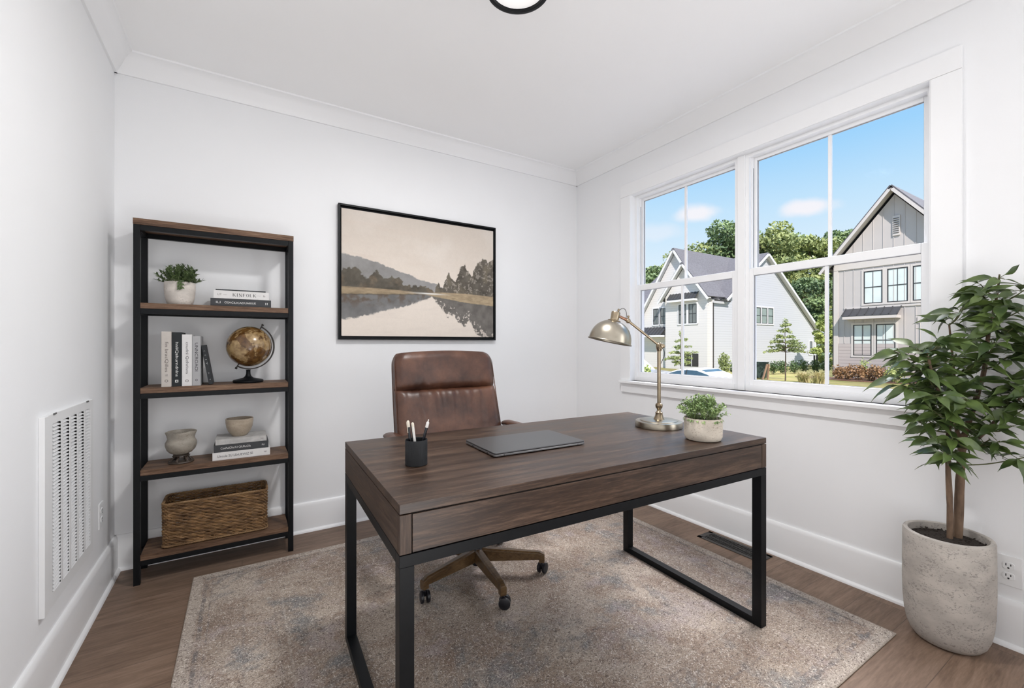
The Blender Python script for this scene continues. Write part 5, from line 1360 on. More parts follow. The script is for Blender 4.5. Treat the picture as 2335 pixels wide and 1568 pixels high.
# ground: street dropping below the lawns
gr = Mesh(); NXg, NYg = 60, 50; vsg = []
for j in range(NYg + 1):
    for i in range(NXg + 1):
        x = 3.2 + i * (90 - 3.2) / NXg; y = -12 + j * 1.9
        e = max(0.0, min(1.0, (x - 20.3) / 1.4)); e = e * e * (3 - 2 * e)
        vsg.append((x, y, -1.32 * (1 - e) + (GZ - 0.08) * e + 0.015 * mn.noise(Vector((x * .4, y * .4, 0)))))
gr.add(vsg, [(j * (NXg + 1) + i, j * (NXg + 1) + i + 1, (j + 1) * (NXg + 1) + i + 1, (j + 1) * (NXg + 1) + i) for j in range(NYg) for i in range(NXg)])
def ground_mat():
    m = bpy.data.materials.new('lawn_and_street'); m.use_nodes = True; t = m.node_tree; b = t.nodes['Principled BSDF']
    tc = node(t, 'ShaderNodeTexCoord'); sep = node(t, 'ShaderNodeSeparateXYZ'); t.links.new(tc.outputs['Object'], sep.inputs[0])
    n = node(t, 'ShaderNodeTexNoise', i_Scale=0.9, i_Detail=8.0, i_Roughness=0.7); t.links.new(tc.outputs['Object'], n.inputs['Vector'])
    g = ramp(t, [(0.35, (0.185, 0.19, 0.065)), (0.62, (0.31, 0.27, 0.12))]); t.links.new(n.outputs['Fac'], g.inputs[0])
    k = node(t, 'ShaderNodeMapRange', clamp=True); k.inputs['From Min'].default_value = 20.0; k.inputs['From Max'].default_value = 20.4; t.links.new(sep.outputs['X'], k.inputs['Value'])
    mx = node(t, 'ShaderNodeMixRGB'); mx.inputs[1].default_value = (0.32, 0.31, 0.30, 1); t.links.new(k.outputs[0], mx.inputs[0]); t.links.new(g.outputs[0], mx.inputs[2])
    t.links.new(mx.outputs[0], b.inputs['Base Color']); b.inputs['Roughness'].default_value = 0.95; b.inputs['Specular IOR Level'].default_value = 0.05
    return m
struct(gr.build('ground', ground_mat(), smooth=True), 'sunlit lawn across the street outside the window', 'ground')
mu = Mesh(); vs = []
for k in range(60):
    a = 2 * PI * k / 60; vs.append((28.7 + (1.15 + .15 * math.sin(5 * a)) * math.cos(a), 9.2 + (4.2 + .3 * math.sin(7 * a)) * math.sin(a), GZ - 0.04))
mu.add(vs, [tuple(range(60))]); mu.prism([(v_[0], v_[1]) for v_ in vs], 'Z', GZ - 0.12, GZ - 0.041)
tag(mu.build('mulch_bed', mat('brown_mulch', (0.20, 0.105, 0.065), 0.95, var=0.5, vscale=14, bump=0.6, bscale=20)), 'reddish brown mulch bed in front of the grey house', 'mulch bed')

def part_box(parent, name, m, x0, x1, y0, y1, z0, z1, bevel=0.0):
    o = Vector(parent.location); return B(x0 - o.x, x1 - o.x, y0 - o.y, y1 - o.y, z0 - o.z, z1 - o.z).build(name, m, parent, bevel=bevel)
def house_window(parent, face, p, a0, a1, z0, z1, glass, frame, casing, cols=2, rows=2, wframe=0.05, cas=0.10):
    """face 'X': wall plane X = p looking toward -X, spans Y a0..a1; face 'Y': plane Y = p looking toward -Y, spans X a0..a1"""
    o = Vector(parent.location)
    def bx(me, d0, d1, b0, b1, c0, c1):
        if face == 'X': me.box(p - d1 - o.x, p - d0 - o.x, b0 - o.y, b1 - o.y, c0 - o.z, c1 - o.z)
        else: me.box(b0 - o.x, b1 - o.x, p - d1 - o.y, p - d0 - o.y, c0 - o.z, c1 - o.z)
    w = Mesh(); bx(w, 0.002, 0.04, a0 - cas, a0, z0 - cas, z1 + cas); bx(w, 0.002, 0.04, a1, a1 + cas, z0 - cas, z1 + cas); bx(w, 0.002, 0.045, a0, a1, z1, z1 + cas); bx(w, 0.002, 0.055, a0 - cas, a1 + cas, z0 - cas, z0)
    wo = w.build('window', casing, parent)
    f = Mesh(); k = wframe
    bx(f, 0.003, 0.034, a0, a0 + k, z0, z1); bx(f, 0.003, 0.034, a1 - k, a1, z0, z1); bx(f, 0.003, 0.034, a0 + k, a1 - k, z0, z0 + k); bx(f, 0.003, 0.034, a0 + k, a1 - k, z1 - k, z1)
    zm = (z0 + z1) / 2; bx(f, 0.003, 0.030, a0 + k, a1 - k, zm - 0.022, zm + 0.022)
    for c in range(1, cols):
        am = a0 + (a1 - a0) * c / cols; bx(f, 0.004, 0.026, am - 0.012, am + 0.012, z0 + k, z1 - k)
    f.build('window_frame', frame, wo)
    g_ = Mesh(); bx(g_, 0.002, 0.012, a0 + k, a1 - k, z0 + k, z1 - k); g_.build('pane', glass, wo)
    return wo
def slab_roof(parent, name, m, pts_in, thick, axis, a0, a1):
    """sloping slab: two profile points (p,z),(p,z) swept along the axis"""
    o = Vector(parent.location); (p0, z0), (p1, z1) = pts_in
    d = Vector((p1 - p0, z1 - z0)).normalized(); n = Vector((-d.y, d.x)); n = n if n.y > 0 else -n
    poly = [(p0, z0), (p1, z1), (p1 + n.x * thick, z1 + n.y * thick), (p0 + n.x * thick, z0 + n.y * thick)]
    q = Mesh()
    if axis == 'X':
        q.prism([(y - o.y, z - o.z) for y, z in poly], 'X', a0 - o.x, a1 - o.x)
    else:
        q.prism([(x - o.x, z - o.z) for x, z in poly], 'Y', a0 - o.y, a1 - o.y)
    return q.build(name, m, parent)
def awning(parent, p, y0, y1, z_top, z_bot, out, ribs, trim):
    """little metal roof on a wall X = p"""
    o = Vector(parent.location)
    q = Mesh(); q.prism([(p - o.x, z_top - o.z), (p - out - o.x, z_bot - o.z), (p - out - o.x, z_bot - 0.05 - o.z), (p - o.x, z_top - 0.05 - o.z)], 'Y', y0 - o.y, y1 - o.y)
    ao = q.build('awning', M['seam_metal'], parent)
    rb = Mesh(); d = Vector((-out, 0, z_bot - z_top))
    for k in range(ribs + 1):
        y = y0 + (y1 - y0) * k / ribs; a = Vector((p - o.x, y - o.y, z_top + 0.02 - o.z)); rb.bar(a, a + d, 0.035, 0.05)
    rb.build('standing_seams', M['seam_metal'], ao)
    t_ = Mesh(); t_.box(p - out - o.x, p - o.x - 0.001, y0 - o.y + 0.03, y1 - o.y - 0.03, z_bot - 0.20 - o.z, z_bot - 0.051 - o.z)
    t_.build('awning_beam', trim, ao)
    return ao

# ---- grey house
gh = thing('grey_house', 'greige board-and-batten house with steep gable across the street', 'house', (30, 9.15, GZ))
GY0, GY1, PKY, PKZ, EZ = 5.4, 11.96, 9.15, 9.55, 5.70
def shell(parent, poly, axis, a0, a1, m, name='wall'):
    o = Vector(parent.location); q = Mesh()
    if axis == 'X': q.prism([(y - o.y, z - o.z) for y, z in poly], 'X', a0 - o.x, a1 - o.x)
    else: q.prism([(x - o.x, z - o.z) for x, z in poly], 'Y', a0 - o.y, a1 - o.y)
    return q.build(name, m, parent)
sl = (PKZ - EZ) / (12.26 - PKY)
shell(gh, [(GY1, GZ - .3), (GY1, EZ + .1), (PKY, PKZ - 0.25), (2 * PKY - GY1, EZ + .1), (2 * PKY - GY1, GZ - .3)], 'X', 30, 41, M['panel_grey'])
o = Vector(gh.location)
bt = Mesh(); y = GY1 - 0.05
while y > 2 * PKY - GY1:
    ztop = PKZ - 0.3 - abs(y - PKY) * sl
    bt.box(-0.024, -0.001, y - 0.016 - o.y, y + 0.016 - o.y, 1.25 - GZ, min(ztop, 20) - GZ); y -= 0.455
bt.build('battens', M['batten'], gh)
part_box(gh, 'lap_siding', M['lap_grey'], 29.975, 29.999, 2 * PKY - GY1 + .02, GY1 - 0.22, GZ - 0.2, 1.22)
part_box(gh, 'corner_board', M['greige_trim'], 29.95, 30.10, GY1 - 0.20, GY1 + 0.03, GZ - 0.2, EZ + 0.05)
part_box(gh, 'band_board', M['greige_trim'], 29.94, 29.999, 2 * PKY - GY1, GY1, 5.52, 5.86)
part_box(gh, 'band_board', M['greige_trim'], 29.95, 29.999, 2 * PKY - GY1, GY1 - .5, 3.22, 3.32)
for s in (-1, 1):
    slab_roof(gh, 'roof_slope', M['shingle'], ((PKY + s * 3.32, PKZ + 0.12 - 3.32 * sl), (PKY, PKZ + 0.12)), 0.06, 'X', 29.45, 41.3)
    slab_roof(gh, 'rake_board', M['greige_trim'], ((PKY + s * 3.32, PKZ - 0.12 - 3.32 * sl), (PKY, PKZ - 0.12)), 0.15, 'X', 29.42, 29.47)
    slab_roof(gh, 'soffit', M['greige_trim'], ((PKY + s * 3.30, PKZ - 0.02 - 3.30 * sl), (PKY, PKZ - 0.02)), 0.03, 'X', 29.475, 30.05)
part_box(gh, 'gable_vent', M['greige_trim'], 29.93, 29.999, 8.90, 9.22, 7.05, 8.12)
gv = Mesh()
for k in range(8):
    z = 7.18 + k * 0.11; gv.box(-0.10, -0.071, 8.94 - o.y, 9.18 - o.y, z - GZ, z + 0.028 - GZ)
gv.build('vent_slats', M['gutter'], gh)
for a, b_ in ((9.66, 10.52), (8.58, 9.46), (7.50, 8.39)):
    house_window(gh, 'X', 30, a, b_, 3.47, 5.30, M['win_glass_lt'], M['win_frame'], M['greige_trim'])
for a, b_ in ((10.15, 11.02), (9.10, 9.96)):
    house_window(gh, 'X', 30, a, b_, 0.54, 2.30, M['win_glass_lt'], M['win_frame'], M['greige_trim'])
awning(gh, 30, 8.85, 11.36, 3.26, 2.80, 0.62, 7, M['greige_trim'])
dr_ = part_box(gh, 'door', mat('entry_door', (0.16, 0.115, 0.095), 0.5, var=0.1), 29.98, 29.999, 7.05, 7.95, GZ, 2.25)
for c in ((7.95, 8.10, GZ, 2.30), (6.90, 7.05, GZ, 2.30), (6.85, 8.20, 2.30, 2.62)):
    part_box(gh, 'door_casing', M['greige_trim'], 29.955, 29.999, *c)
part_box(gh, 'downspout', M['gutter'], 29.98, 30.06, GY1 + 0.035, GY1 + 0.10, GZ, EZ - .1)
part_box(gh, 'gutter', M['gutter'], 29.6, 41, GY1 + 0.25, GY1 + 0.37, EZ - 0.10, EZ + 0.02)

# ---- white house
wh = thing('white_house', 'white sided house with twin gables and dark grey roof', 'house', (30, 19.87, GZ))
o = Vector(wh.location); CY = 19.87
# main block: saltbox profile in X/Z
pkx, pkz = 37.14, 8.62
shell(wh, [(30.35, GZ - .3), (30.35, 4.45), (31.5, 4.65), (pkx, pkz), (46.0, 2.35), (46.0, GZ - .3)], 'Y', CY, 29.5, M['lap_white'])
slab_roof(wh, 'roof_slope', M['shingle'], ((31.3, 4.60), (pkx, 8.72)), 0.09, 'Y', CY - 0.32, 30.0)
slab_roof(wh, 'roof_slope', M['shingle'], ((46.95, 1.88), (pkx, 8.72)), 0.09, 'Y', CY - 0.32, 30.0)
slab_roof(wh, 'rake_board', M['white_trim'], ((31.35, 4.44), (pkx, 8.53)), 0.19, 'Y', CY - 0.38, CY - 0.33)
slab_roof(wh, 'rake_board', M['white_trim'], ((46.95, 1.72), (pkx, 8.53)), 0.20, 'Y', CY - 0.38, CY - 0.33)
slab_roof(wh, 'soffit', M['white_trim'], ((46.7, 1.95), (pkx, 8.62)), 0.04, 'Y', CY - 0.325, CY - 0.002)
slab_roof(wh, 'soffit', M['white_trim'], ((31.5, 4.64), (pkx, 8.62)), 0.04, 'Y', CY - 0.325, CY - 0.002)
part_box(wh, 'eave_return', M['white_trim'], 45.9, 46.95, CY - 0.38, CY - 0.003, 1.62, 1.86)
part_box(wh, 'corner_board', M['white_trim'], 45.85, 46.03, CY - 0.03, CY - 0.002, GZ - .2, 2.2)
# street wing: big gable facing the street, ridge running back
by, bz, hw = 23.13, 8.92, 2.95; bs = 1.50
shell(wh, [(CY + 0.003, GZ - .3), (CY + 0.003, 4.55), (by - 2.80, bz - 2.80 * bs), (by, bz - 0.18), (by + 3.26, bz - 0.18 - 3.26 * bs), (by + 3.26, GZ - .3)], 'X', 30.0, 36.5, M['lap_cream'])
for s, e in ((-1, 3.05), (1, 3.5)):
    slab_roof(wh, 'roof_slope', M['shingle'], ((by + s * e, bz - e * bs), (by, bz)), 0.08, 'X', 29.62, 37.8)
    slab_roof(wh, 'rake_board', M['white_trim'], ((by + s * e, bz - 0.26 - e * bs), (by, bz - 0.26)), 0.17, 'X', 29.58, 29.62)
    slab_roof(wh, 'soffit', M['white_trim'], ((by + s * e, bz - 0.10 - e * bs), (by, bz - 0.10)), 0.04, 'X', 29.625, 30.02)
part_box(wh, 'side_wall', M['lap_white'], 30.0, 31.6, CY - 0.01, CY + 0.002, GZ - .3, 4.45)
# smaller nested gable
sy, sz, se = 21.95, 7.55, 2.22; ss = 1.28
shell(wh, [(sy - 1.95, GZ - .3), (sy - 1.95, sz - .2 - 1.95 * ss), (sy, sz - 0.2), (sy + 1.85, sz - .2 - 1.85 * ss), (sy + 1.85, GZ - .3)], 'X', 29.55, 30.02, M['lap_cream'])
for s in (-1, 1):
    slab_roof(wh, 'roof_slope', M['shingle'], ((sy + s * se, sz - se * ss), (sy, sz)), 0.07, 'X', 29.15, 31.5)
    slab_roof(wh, 'rake_board', M['white_trim'], ((sy + s * se, sz - 0.24 - se * ss), (sy, sz - 0.24)), 0.16, 'X', 29.10, 29.15)
    slab_roof(wh, 'soffit', M['white_trim'], ((sy + s * se, sz - 0.10 - se * ss), (sy, sz - 0.10)), 0.03, 'X', 29.155, 29.56)
for a, b_ in ((21.80, 22.50), (20.88, 21.60)):
    house_window(wh, 'X', 29.55, a, b_, 2.80, 4.30, M['win_glass_dk'], M['win_frame'], M['white_trim'])
awning(wh, 29.55, 20.75, 23.3, 5.20, 4.72, 0.45, 9, M['white_trim'])
for a, b_ in ((24.82, 25.40), (24.10, 24.66)):
    house_window(wh, 'X', 30, a, b_, 2.85, 4.20, M['win_glass_dk'], M['win_frame'], M['white_trim'])
awning(wh, 30, 24.0, 26.3, 2.62, 1.98, 0.8, 7, M['white_trim'])
part_box(wh, 'garage_window', mat('dark_garage_opening', (0.035, 0.033, 0.032), 0.3, var=0.2), 29.52, 29.549, 20.75, 22.35, -0.52, 0.46)
part_box(wh, 'garage_mullion', M['white_trim'], 29.50, 29.519, 21.30, 21.34, -0.52, 0.46)
part_box(wh, 'downspout', M['gutter'], 30.0, 30.05, CY - 0.07, CY - 0.012, GZ, 4.3)
part_box(wh, 'gutter', M['gutter'], 29.9, 31.75, CY - 0.34, CY - 0.21, 4.42, 4.52)
part_box(wh, 'gable_vent', M['white_trim'], 29.96, 29.999, 22.98, 23.28, 6.4, 7.1)
# side windows
for k in range(3):
    a = 35.70 + k * 0.97
    house_window(wh, 'Y', CY, a, a + 0.80, 2.90, 4.22, M['win_glass_md'], M['win_frame'], M['white_trim'], cols=1)
house_window(wh, 'Y', CY, 44.75, 45.25, 0.25, 1.45, M['win_glass_dk'], M['win_frame'], M['white_trim'], cols=1)

# ---- trees
def cards(me, c, r, n, size, rr, flat=0.0, shell_=0.55):
    c = Vector(c)
    for _ in range(n):
        d = Vector((rr.gauss(0, 1), rr.gauss(0, 1), rr.gauss(0, 1))).normalized(); k = shell_ + (1 - shell_) * rr.random() ** 0.5
        p = c + Vector((d.x * r[0] * k, d.y * r[1] * k, d.z * r[2] * k))
        u = (d * 0.6 + Vector((rr.gauss(0, 1), rr.gauss(0, 1), rr.gauss(0, 1)))).normalized(); a = u.orthogonal().normalized(); b = u.cross(a); s = size * rr.uniform(0.6, 1.3)
        th = rr.uniform(0, 6.28); a, b = a * math.cos(th) + b * math.sin(th), b * math.cos(th) - a * math.sin(th)
        v0 = [p - a * s, p - b * s * 0.55, p + a * s, p + b * s * 0.55]; me.add(v0, [(0, 1, 2, 3)])
M['tree_bark'] = mat('tree_bark', (0.14, 0.10, 0.075), 0.9, var=0.4, vscale=4, bump=0.5, bscale=12)
def canopy(name, a, b_): return leaf_mat(name, a, b_, 0.7, vscale=0.35)
M['leaf_a'] = canopy('canopy_olive', (0.36, 0.40, 0.15), (0.15, 0.20, 0.075)); M['leaf_b'] = canopy('canopy_dark', (0.20, 0.28, 0.11), (0.07, 0.12, 0.055)); M['leaf_c'] = canopy('canopy_yellow_green', (0.50, 0.56, 0.19), (0.24, 0.32, 0.09))
def big_tree(label, x, y, h, rad, m, seed, n=9500, group='trees behind the houses', size=0.235, low=0.25):
    rr = random.Random(seed); t = thing('tree', label, 'tree', (x, y, GZ), group=group)
    tr = Mesh(); tr.tube([(0, 0, -0.3), (0.1, 0, h * 0.25), (-0.1, 0.1, h * 0.5), (0.1, 0, h * 0.8)], [rad * .07, rad * .055, rad * .035, rad * .01], 8)
    f = Mesh(); blobs = 34
    for k in range(blobs):
        a = rr.uniform(0, 2 * PI); z = h * (low + (0.97 - low) * rr.random() ** 0.75); wz = math.sin(PI * min(1, max(0.05, ((z / h) - low + 0.12) / (1.12 - low)))) ** 0.6
        q = rad * wz * rr.uniform(0.35, 0.85); c = (q * math.cos(a), q * math.sin(a), z - 0.6); br = rad * rr.uniform(0.24, 0.40)
        cards(f, c, (br, br, br * 0.72), n // blobs, size, rr)
        if k % 2 == 0: tr.tube([(0, 0, min(z * 0.55, h * .6)), (c[0] * .5, c[1] * .5, z * 0.8), c], [rad * .022, rad * .014, rad * .006], 5)
    tr.build('trunk', M['tree_bark'], t, smooth=True); f.build('crown', m, t, recalc=False)
    return t
CAMX = lambda u, x: tuple((F_ + R_ * ((u - 1167.5) / 994)) * (x / (F_ + R_ * ((u - 1167.5) / 994)).x))
CAMD = lambda u, d: tuple((F_ * d + R_ * ((u - 1167.5) / 994 * d)))
TL = [(1478, 55, 12.0, 3.6, 'leaf_b', 'dark tree at the far left behind the white house'), (1520, 62, 14.2, 4.6, 'leaf_a', 'olive tree peeking over the left slope of the white gable'),
      (1590, 58, 16.4, 5.2, 'leaf_a', 'broad yellow-olive tree over the white house roof'), (1664, 56, 18.0, 5.0, 'leaf_b', 'tall dark tree seen beside the window mullion'),
      (1752, 54, 17.2, 4.8, 'leaf_a', 'tallest tree, right of the window mullion above the side gable'), (1812, 60, 17.0, 4.6, 'leaf_b', 'dark green tree between the two houses'),
      (1858, 57, 16.6, 4.6, 'leaf_a', 'olive tree between the houses, nearer the grey gable'), (1925, 62, 18.6, 5.2, 'leaf_b', 'dark tree rising behind the grey house roof'),
      (1700, 66, 16.0, 5.0, 'leaf_c', 'pale green tree farthest back behind the white roof')]
for i, (u, d, h, r, m_, lab) in enumerate(TL):
    p = CAMD(u, d); big_tree(lab, p[0], p[1], h, r, M[m_], 40 + i)
for i, (u, d, h, r, m_, lab) in enumerate([(1840, 48, 9.6, 3.0, 'leaf_b', 'low dark tree shading the gap between the houses'), (1883, 44, 9.0, 2.4, 'leaf_b', 'dark evergreen close to the grey house corner'),
                                           (1884, 36, 4.9, 1.15, 'leaf_c', 'bright yellow-green young tree beside the grey house')]):
    p = CAMD(u, d); big_tree(lab, p[0], p[1], h, r, M[m_], 80 + i, n=5200, size=0.17 if i < 2 else 0.11, low=0.05)

def young_tree(label, x, y, z, h, width, m, seed, tiers):
    rr = random.Random(seed); t = thing('young_tree', label, 'tree', (x, y, z)); tr = Mesh(); f = Mesh()
    tr.tube([(0, 0, 0), (0.02, 0, h * 0.4), (-0.01, 0.02, h * 0.75), (0.01, 0, h * 0.97)], [0.035, 0.026, 0.016, 0.006], 8)
    for zt, wd, cnt in tiers:
        for k in range(cnt):
            a = rr.uniform(0, 2 * PI); L_ = width * wd * rr.uniform(0.55, 1.0); e = Vector((L_ * math.cos(a), L_ * math.sin(a), h * zt + rr.uniform(-0.08, 0.12) * 1.0 - L_ * 0.10)); b = Vector((0, 0, h * zt - L_ * 0.15))
            tr.tube([b, (b + e) / 2 + Vector((0, 0, 0.06)), e], [0.010, 0.007, 0.003], 5)
            for j in range(5):
                s = 0.35 + 0.65 * j / 4; c = b.lerp(e, s) + Vector((0, 0, 0.06 * math.sin(PI * s)))
                cards(f, c, (0.11, 0.11, 0.075), 9, 0.058, rr, shell_=0.2)
    cards(f, (0, 0, h * 0.94), (0.14, 0.14, 0.22), 60, 0.055, rr, shell_=0.2)
    tr.build('trunk', M['tree_bark'], t, smooth=True); f.build('crown', m, t, recalc=False)
p = CAMD(1791, 23.5)
young_tree('slender young tree with tiered branches on the lawn', p[0], p[1], GZ - 0.08, 3.38, 1.15, M['leaf_a'], 7, [(0.50, 1.0, 14), (0.56, 0.95, 13), (0.63, 0.8, 11), (0.70, 0.55, 9), (0.79, 0.30, 6), (0.87, 0.26, 5)])
p = CAMD(1553, 24.5)
young_tree('spindly young tree in front of the white garage', p[0], p[1], GZ - 0.1, 2.75, 0.95, M['leaf_a'], 11, [(0.35, .7, 9), (0.45, 1.0, 11), (0.55, .9, 9), (0.66, .6, 6), (0.8, .4, 4)])

def shrub(name, label, x, y, r, hgt, m, seed, n=500, size=0.06, cat='shrub', group=None, z=GZ - 0.06):
    rr = random.Random(seed); o_ = thing(name, label, cat, (x, y, z), group=group); f = Mesh()
    for k in range(9):
        a = rr.uniform(0, 6.28); q = rr.uniform(0, .6); cards(f, (r[0] * q * math.cos(a), r[1] * q * math.sin(a), hgt * rr.uniform(.35, .65)), (r[0] * .55, r[1] * .55, hgt * .38), n // 9, size, rr, shell_=.4)
    s_ = Mesh()
    for k in range(5):
        a = k * 1.26; s_.tube([(0.05 * math.cos(a), 0.05 * math.sin(a), -0.02), (r[0] * .3 * math.cos(a), r[1] * .3 * math.sin(a), hgt * .6)], 0.012, 5)
    s_.build('stems', M['tree_bark'], o_); f.build('foliage', m, o_, recalc=False); return o_
M['hedge'] = leaf_mat('hedge_leaves', (0.14, 0.22, 0.07), (0.05, 0.09, 0.035), 0.6, vscale=2); M['copper_leaf'] = leaf_mat('copper_leaves', (0.50, 0.29, 0.16), (0.24, 0.14, 0.06), 0.6, vscale=1.8)
M['lime_leaf'] = leaf_mat('lime_leaves', (0.50, 0.52, 0.20), (0.28, 0.34, 0.10), 0.6, vscale=2); M['straw'] = leaf_mat('straw_blades', (0.58, 0.46, 0.25), (0.34, 0.33, 0.13), 0.7, vscale=2)
hs = ['first hedge shrub, next to the dark bin', 'second hedge shrub along from the dark bin', 'third hedge shrub, behind the young tree trunk', 'fourth hedge shrub, just past the young tree trunk', 'fifth hedge shrub, behind the straw grass', 'last hedge shrub, nearest the grey house']
for k in range(6):
    u = 1762 + k * 24.5; p = CAMD(u, 28.6 + 0.35 * k); shrub('hedge_shrub', hs[k], p[0], p[1], (0.42, 0.48), 0.92, M['hedge'], 200 + k, 620, 0.055, group='low hedge in front of the white house')
rs_ = ['first copper shrub, at the corner of the grey house', 'second copper shrub under the first lower window', 'third copper shrub, middle of the copper row', 'fourth copper shrub under the second lower window', 'fifth copper shrub, beside the lime plant']
for k in range(5):
    u = 1911 + k * 25; p = CAMX(u, 28.2 + 0.12 * (k % 2)); shrub('copper_shrub', rs_[k], p[0], p[1], (0.42, 0.45), 0.86, M['copper_leaf'], 300 + k, 520, 0.062, group='copper-leaved shrubs below the grey house windows')
p = CAMX(2036, 28.0); shrub('lime_shrub', 'bright lime-green plant at the end of the copper shrubs', p[0], p[1], (0.42, 0.45), 0.80, M['lime_leaf'], 410, 600, 0.055)
p = CAMX(2045, 29.15); shrub('green_shrub', 'pale green upright shrub behind the lime plant', p[0], p[1], (0.35, 0.4), 1.25, M['leaf_c'], 411, 600, 0.06)
p = CAMX(1972, 29.3); shrub('green_shrub', 'small green shrub poking above the copper row', p[0], p[1], (0.28, 0.3), 1.25, M['leaf_c'], 412, 300, 0.05)
p = CAMD(1650, 27.0); shrub('green_shrub', 'olive bush at the white house corner behind the car', p[0], p[1], (0.40, 0.45), 1.45, M['leaf_a'], 413, 700, 0.07)
p = CAMD(1676, 27.6); shrub('green_shrub', 'dark green bush next to the window mullion behind the car', p[0], p[1], (0.40, 0.45), 0.95, M['hedge'], 415, 700, 0.06)
p = CAMD(1476, 22.0); shrub('green_shrub', 'yellow-green bush at the left edge of the window', p[0], p[1], (0.30, 0.3), 1.15, M['leaf_c'], 414, 700, 0.06, z=-1.0)
def grass_tuft(label, u, d, r, h, seed):
    rr = random.Random(seed); p = CAMD(u, d); o_ = thing('ornamental_grass', label, 'grass plant', (p[0], p[1], GZ - 0.08), group='straw-coloured grass clumps on the lawn'); q = Mesh()
    for _ in range(260):
        a = rr.uniform(0, 6.28); b = Vector((rr.gauss(0, .10), rr.gauss(0, .10), 0)); L_ = rr.uniform(.5, 1); e = b + Vector((math.cos(a) * r * L_, math.sin(a) * r * L_, h * rr.uniform(.35, 1.0))); m_ = b.lerp(e, .5) + Vector((0, 0, h * .25))
        s = Vector((-math.sin(a), math.cos(a), 0)) * 0.010
        q.add([b - s, b + s, m_ + s, e, m_ - s], [(0, 1, 2, 4), (4, 2, 3)])
    q.build('blades', M['straw'], o_, recalc=False)
grass_tuft('straw grass clump in front of the hedge, the farther one', 1832, 22.6, 0.42, 0.60, 1)
grass_tuft('straw grass clump in front of the hedge, beside the muntin', 1866, 21.4, 0.46, 0.72, 2)

# ---- bin with a leaning board
p = CAMD(1737, 25.0); bn = thing('wheelie_bin', 'dark green wheeled bin standing at the end of the hedge', 'bin', (p[0], p[1], GZ - 0.08), 0.3)
M['bin'] = mat('dark_green_plastic', (0.030, 0.050, 0.042), 0.5, var=0.1)
q = Mesh(); q.add([(-.24, -.24, .05), (.24, -.24, .05), (.24, .24, .05), (-.24, .24, .05), (-.29, -.30, .92), (.29, -.30, .92), (.29, .30, .92), (-.29, .30, .92)], [(3, 2, 1, 0), (4, 5, 6, 7), (0, 1, 5, 4), (1, 2, 6, 5), (2, 3, 7, 6), (3, 0, 4, 7)])
q.build('body', M['bin'], bn, bevel=0.02); B(-.31, .31, -.33, .31, .921, .965).build('lid', M['bin'], bn, bevel=0.012)
for s in (-1, 1):
    Mesh().lathe([(0.02, -0.03), (0.10, -0.03), (0.10, 0.03), (0.02, 0.03)], 20, (s * 0.27, 0.26, 0.10), Matrix.Rotation(PI / 2, 3, 'Y')).build('wheel', M['rubber'], bn, smooth=True)
p = CAMD(1748, 24.2); bd = thing('leaning_stakes', 'tan wooden stakes leaning together beside the dark bin', 'stakes', (p[0], p[1], GZ - 0.08), -YAW)
M['tan_wood'] = mat('tan_timber', (0.36, 0.22, 0.14), 0.8, var=0.25, vscale=8)
for x0, x1 in ((-0.22, 0.04), (0.06, 0.14)):
    Mesh().bar((x0, 0, 0.0), (x1, 0.02, 0.86), 0.10, 0.05).build('stake', M['tan_wood'], bd, bevel=0.004)
# two utility posts at the far end of the lawn
for u, lab in ((1857, 'thin dark post before the white wall, left of its pair'), (1863, 'thin dark post before the white wall, right of its pair')):
    p = CAMD(u, 30.5); ps = thing('utility_post', lab, 'post', (p[0], p[1], GZ - 0.05)); B(-0.04, 0.04, -0.04, 0.04, 0, 1.12).build('post', M['gutter'], ps); B(-0.05, 0.05, -0.05, 0.05, 1.121, 1.16).build('cap', M['gutter'], ps)

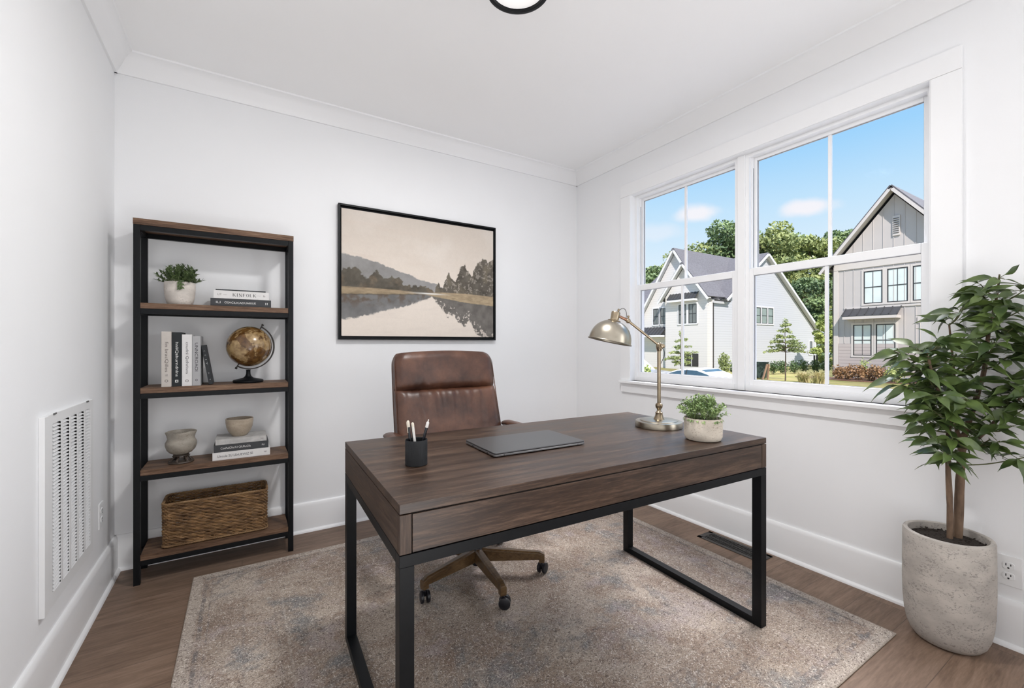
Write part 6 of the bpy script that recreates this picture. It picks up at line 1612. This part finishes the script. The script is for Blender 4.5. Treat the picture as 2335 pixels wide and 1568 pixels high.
# ---- cars
M['car_white'] = mat('white_car_paint', (0.66, 0.655, 0.65), 0.25, coat=0.6, var=0.01); M['car_glass'] = mat('tinted_car_glass', (0.05, 0.09, 0.12), 0.06, spec=1.0, var=0.3, vscale=2)
M['tyre'] = mat('tyre_rubber', (0.02, 0.02, 0.02), 0.8, var=0.2); M['alloy'] = mat('alloy_wheel', (0.45, 0.45, 0.46), 0.35, metal=0.8, var=0.1); M['car_silver'] = mat('silver_car_paint', (0.34, 0.35, 0.38), 0.3, metal=0.4, coat=0.5, var=0.02)
def car(name, label, cat, loc, rz, prof, ghouse, width, paint, wheels, wr, tum=0.13, wscreen=None):
    """prof: body side outline (x,z); ghouse: glasshouse outline; local X = length"""
    c = thing(name, label, cat, loc, rz)
    def loft(poly, w_bot, w_top, zb, zt):
        q = Mesh(); n = len(poly); vs = []
        for s in (-1, 1):
            for x, z in poly:
                k = 0 if zt == zb else max(0, min(1, (z - zb) / (zt - zb))); vs.append((x, s * (w_bot + (w_top - w_bot) * k), z))
        q.add(vs, [tuple(range(n))[::-1], tuple(range(n, 2 * n))] + [(i, (i + 1) % n, n + (i + 1) % n, n + i) for i in range(n)]); return q
    zb = min(z for x, z in ghouse); zt = max(z for x, z in ghouse)
    loft(prof, width, width * 0.96, 0.2, zb).build('body', paint, c, bevel=0.03)
    cab = loft(ghouse, width * 0.95, width * 0.95 - tum, zb, zt); cab.build('cabin', paint, c, bevel=0.03)
    cxm = sum(x for x, z in ghouse) / len(ghouse); czm = (zb + zt) / 2
    side = [(cxm + (x - cxm) * 0.90, czm - 0.01 + (z - czm) * 0.74) for x, z in ghouse]
    for s in (-1, 1):
        q = Mesh(); vs = []
        for d in (0.004, 0.012):
            for x, z in side:
                k = (z - zb) / (zt - zb); vs.append((x, s * (width * 0.95 - tum * k + d), z))
        n = len(side); q.add(vs, [tuple(range(n)), tuple(range(n, 2 * n))] + [(i, (i + 1) % n, n + (i + 1) % n, n + i) for i in range(n)])
        q.build('side_glass', M['car_glass'], c)
        xm = cxm - 0.05; q = Mesh(); q.bar((xm, s * (width * .95 + 0.013), zb + 0.05), (xm + .02, s * (width * 0.95 - tum + 0.018), zt - 0.07), 0.03, 0.05); q.build('door_pillar', M['gutter'], c)
    for (xa, za), (xb, zb_) in (wscreen or []):
        d = Vector((xb - xa, 0, zb_ - za)); nn = Vector((-d.z, 0, d.x)).normalized(); nn = nn if nn.z > 0 else -nn; q = Mesh(); vs = []
        for off in (0.004, 0.014):
            for (x, z) in ((xa + d.x * .06, za + d.z * .06), (xb - d.x * .06, zb_ - d.z * .06)):
                k = max(0, (z - zb) / (zt - zb)); w_ = width * .95 - tum * k - 0.09
                for s in (-1, 1): vs.append((x + nn.x * off, s * w_, z + nn.z * off))
        q.add(vs, [(0, 1, 3, 2), (4, 6, 7, 5), (0, 2, 6, 4), (1, 5, 7, 3), (0, 4, 5, 1), (2, 3, 7, 6)]); q.build('windscreen', M['car_glass'], c)
    for x in wheels:
        for s in (-1, 1):
            w = Mesh().lathe([(wr * .6, -0.10), (wr * .96, -0.10), (wr, -0.07), (wr, 0.07), (wr * .96, 0.10), (wr * .6, 0.10)], 28, (x, s * (width - 0.06), wr), Matrix.Rotation(PI / 2, 3, 'X')).build('wheel', M['tyre'], c, smooth=True)
            Mesh().lathe([(0.02, -0.105), (wr * .6, -0.102), (wr * .6, 0.102), (0.02, 0.105)], 20, (x, s * (width - 0.06), wr), Matrix.Rotation(PI / 2, 3, 'X')).build('hub_cap', M['alloy'], w, smooth=True)
    return c
prof = [(-2.3, .32), (-2.32, .62), (-2.15, .82), (-1.5, .93), (1.3, .93), (2.1, .80), (2.32, .62), (2.32, .32)]
gh_ = [(-1.75, .925), (-1.35, 1.12), (-0.75, 1.34), (-0.15, 1.43), (0.35, 1.41), (0.95, 1.22), (1.55, .93)]
car('white_car', 'white sedan with tinted glass parked on the street', 'car', (17.75, 12.35, -1.32), -PI / 2, prof, gh_, 0.88, M['car_white'], (-1.45, 1.42), 0.33, 0.16, [((0.40, 1.405), (1.55, .935)), ((-1.72, .94), (-0.75, 1.345))])
prof = [(-2.4, .42), (-2.42, 1.0), (-2.2, 1.06), (1.2, 1.08), (2.3, 1.00), (2.42, .80), (2.42, .42)]
gh_ = [(-2.15, 1.06), (-1.95, 1.62), (-0.4, 1.70), (0.45, 1.64), (1.15, 1.07)]
car('silver_suv', 'silver utility vehicle parked beyond the white sedan', 'car', (19.1, 17.9, -1.32), -PI / 2 + 0.05, prof, gh_, 0.92, M['car_silver'], (-1.5, 1.5), 0.37, 0.13, [((0.45, 1.64), (1.15, 1.07)), ((-2.15, 1.06), (-1.95, 1.62))])
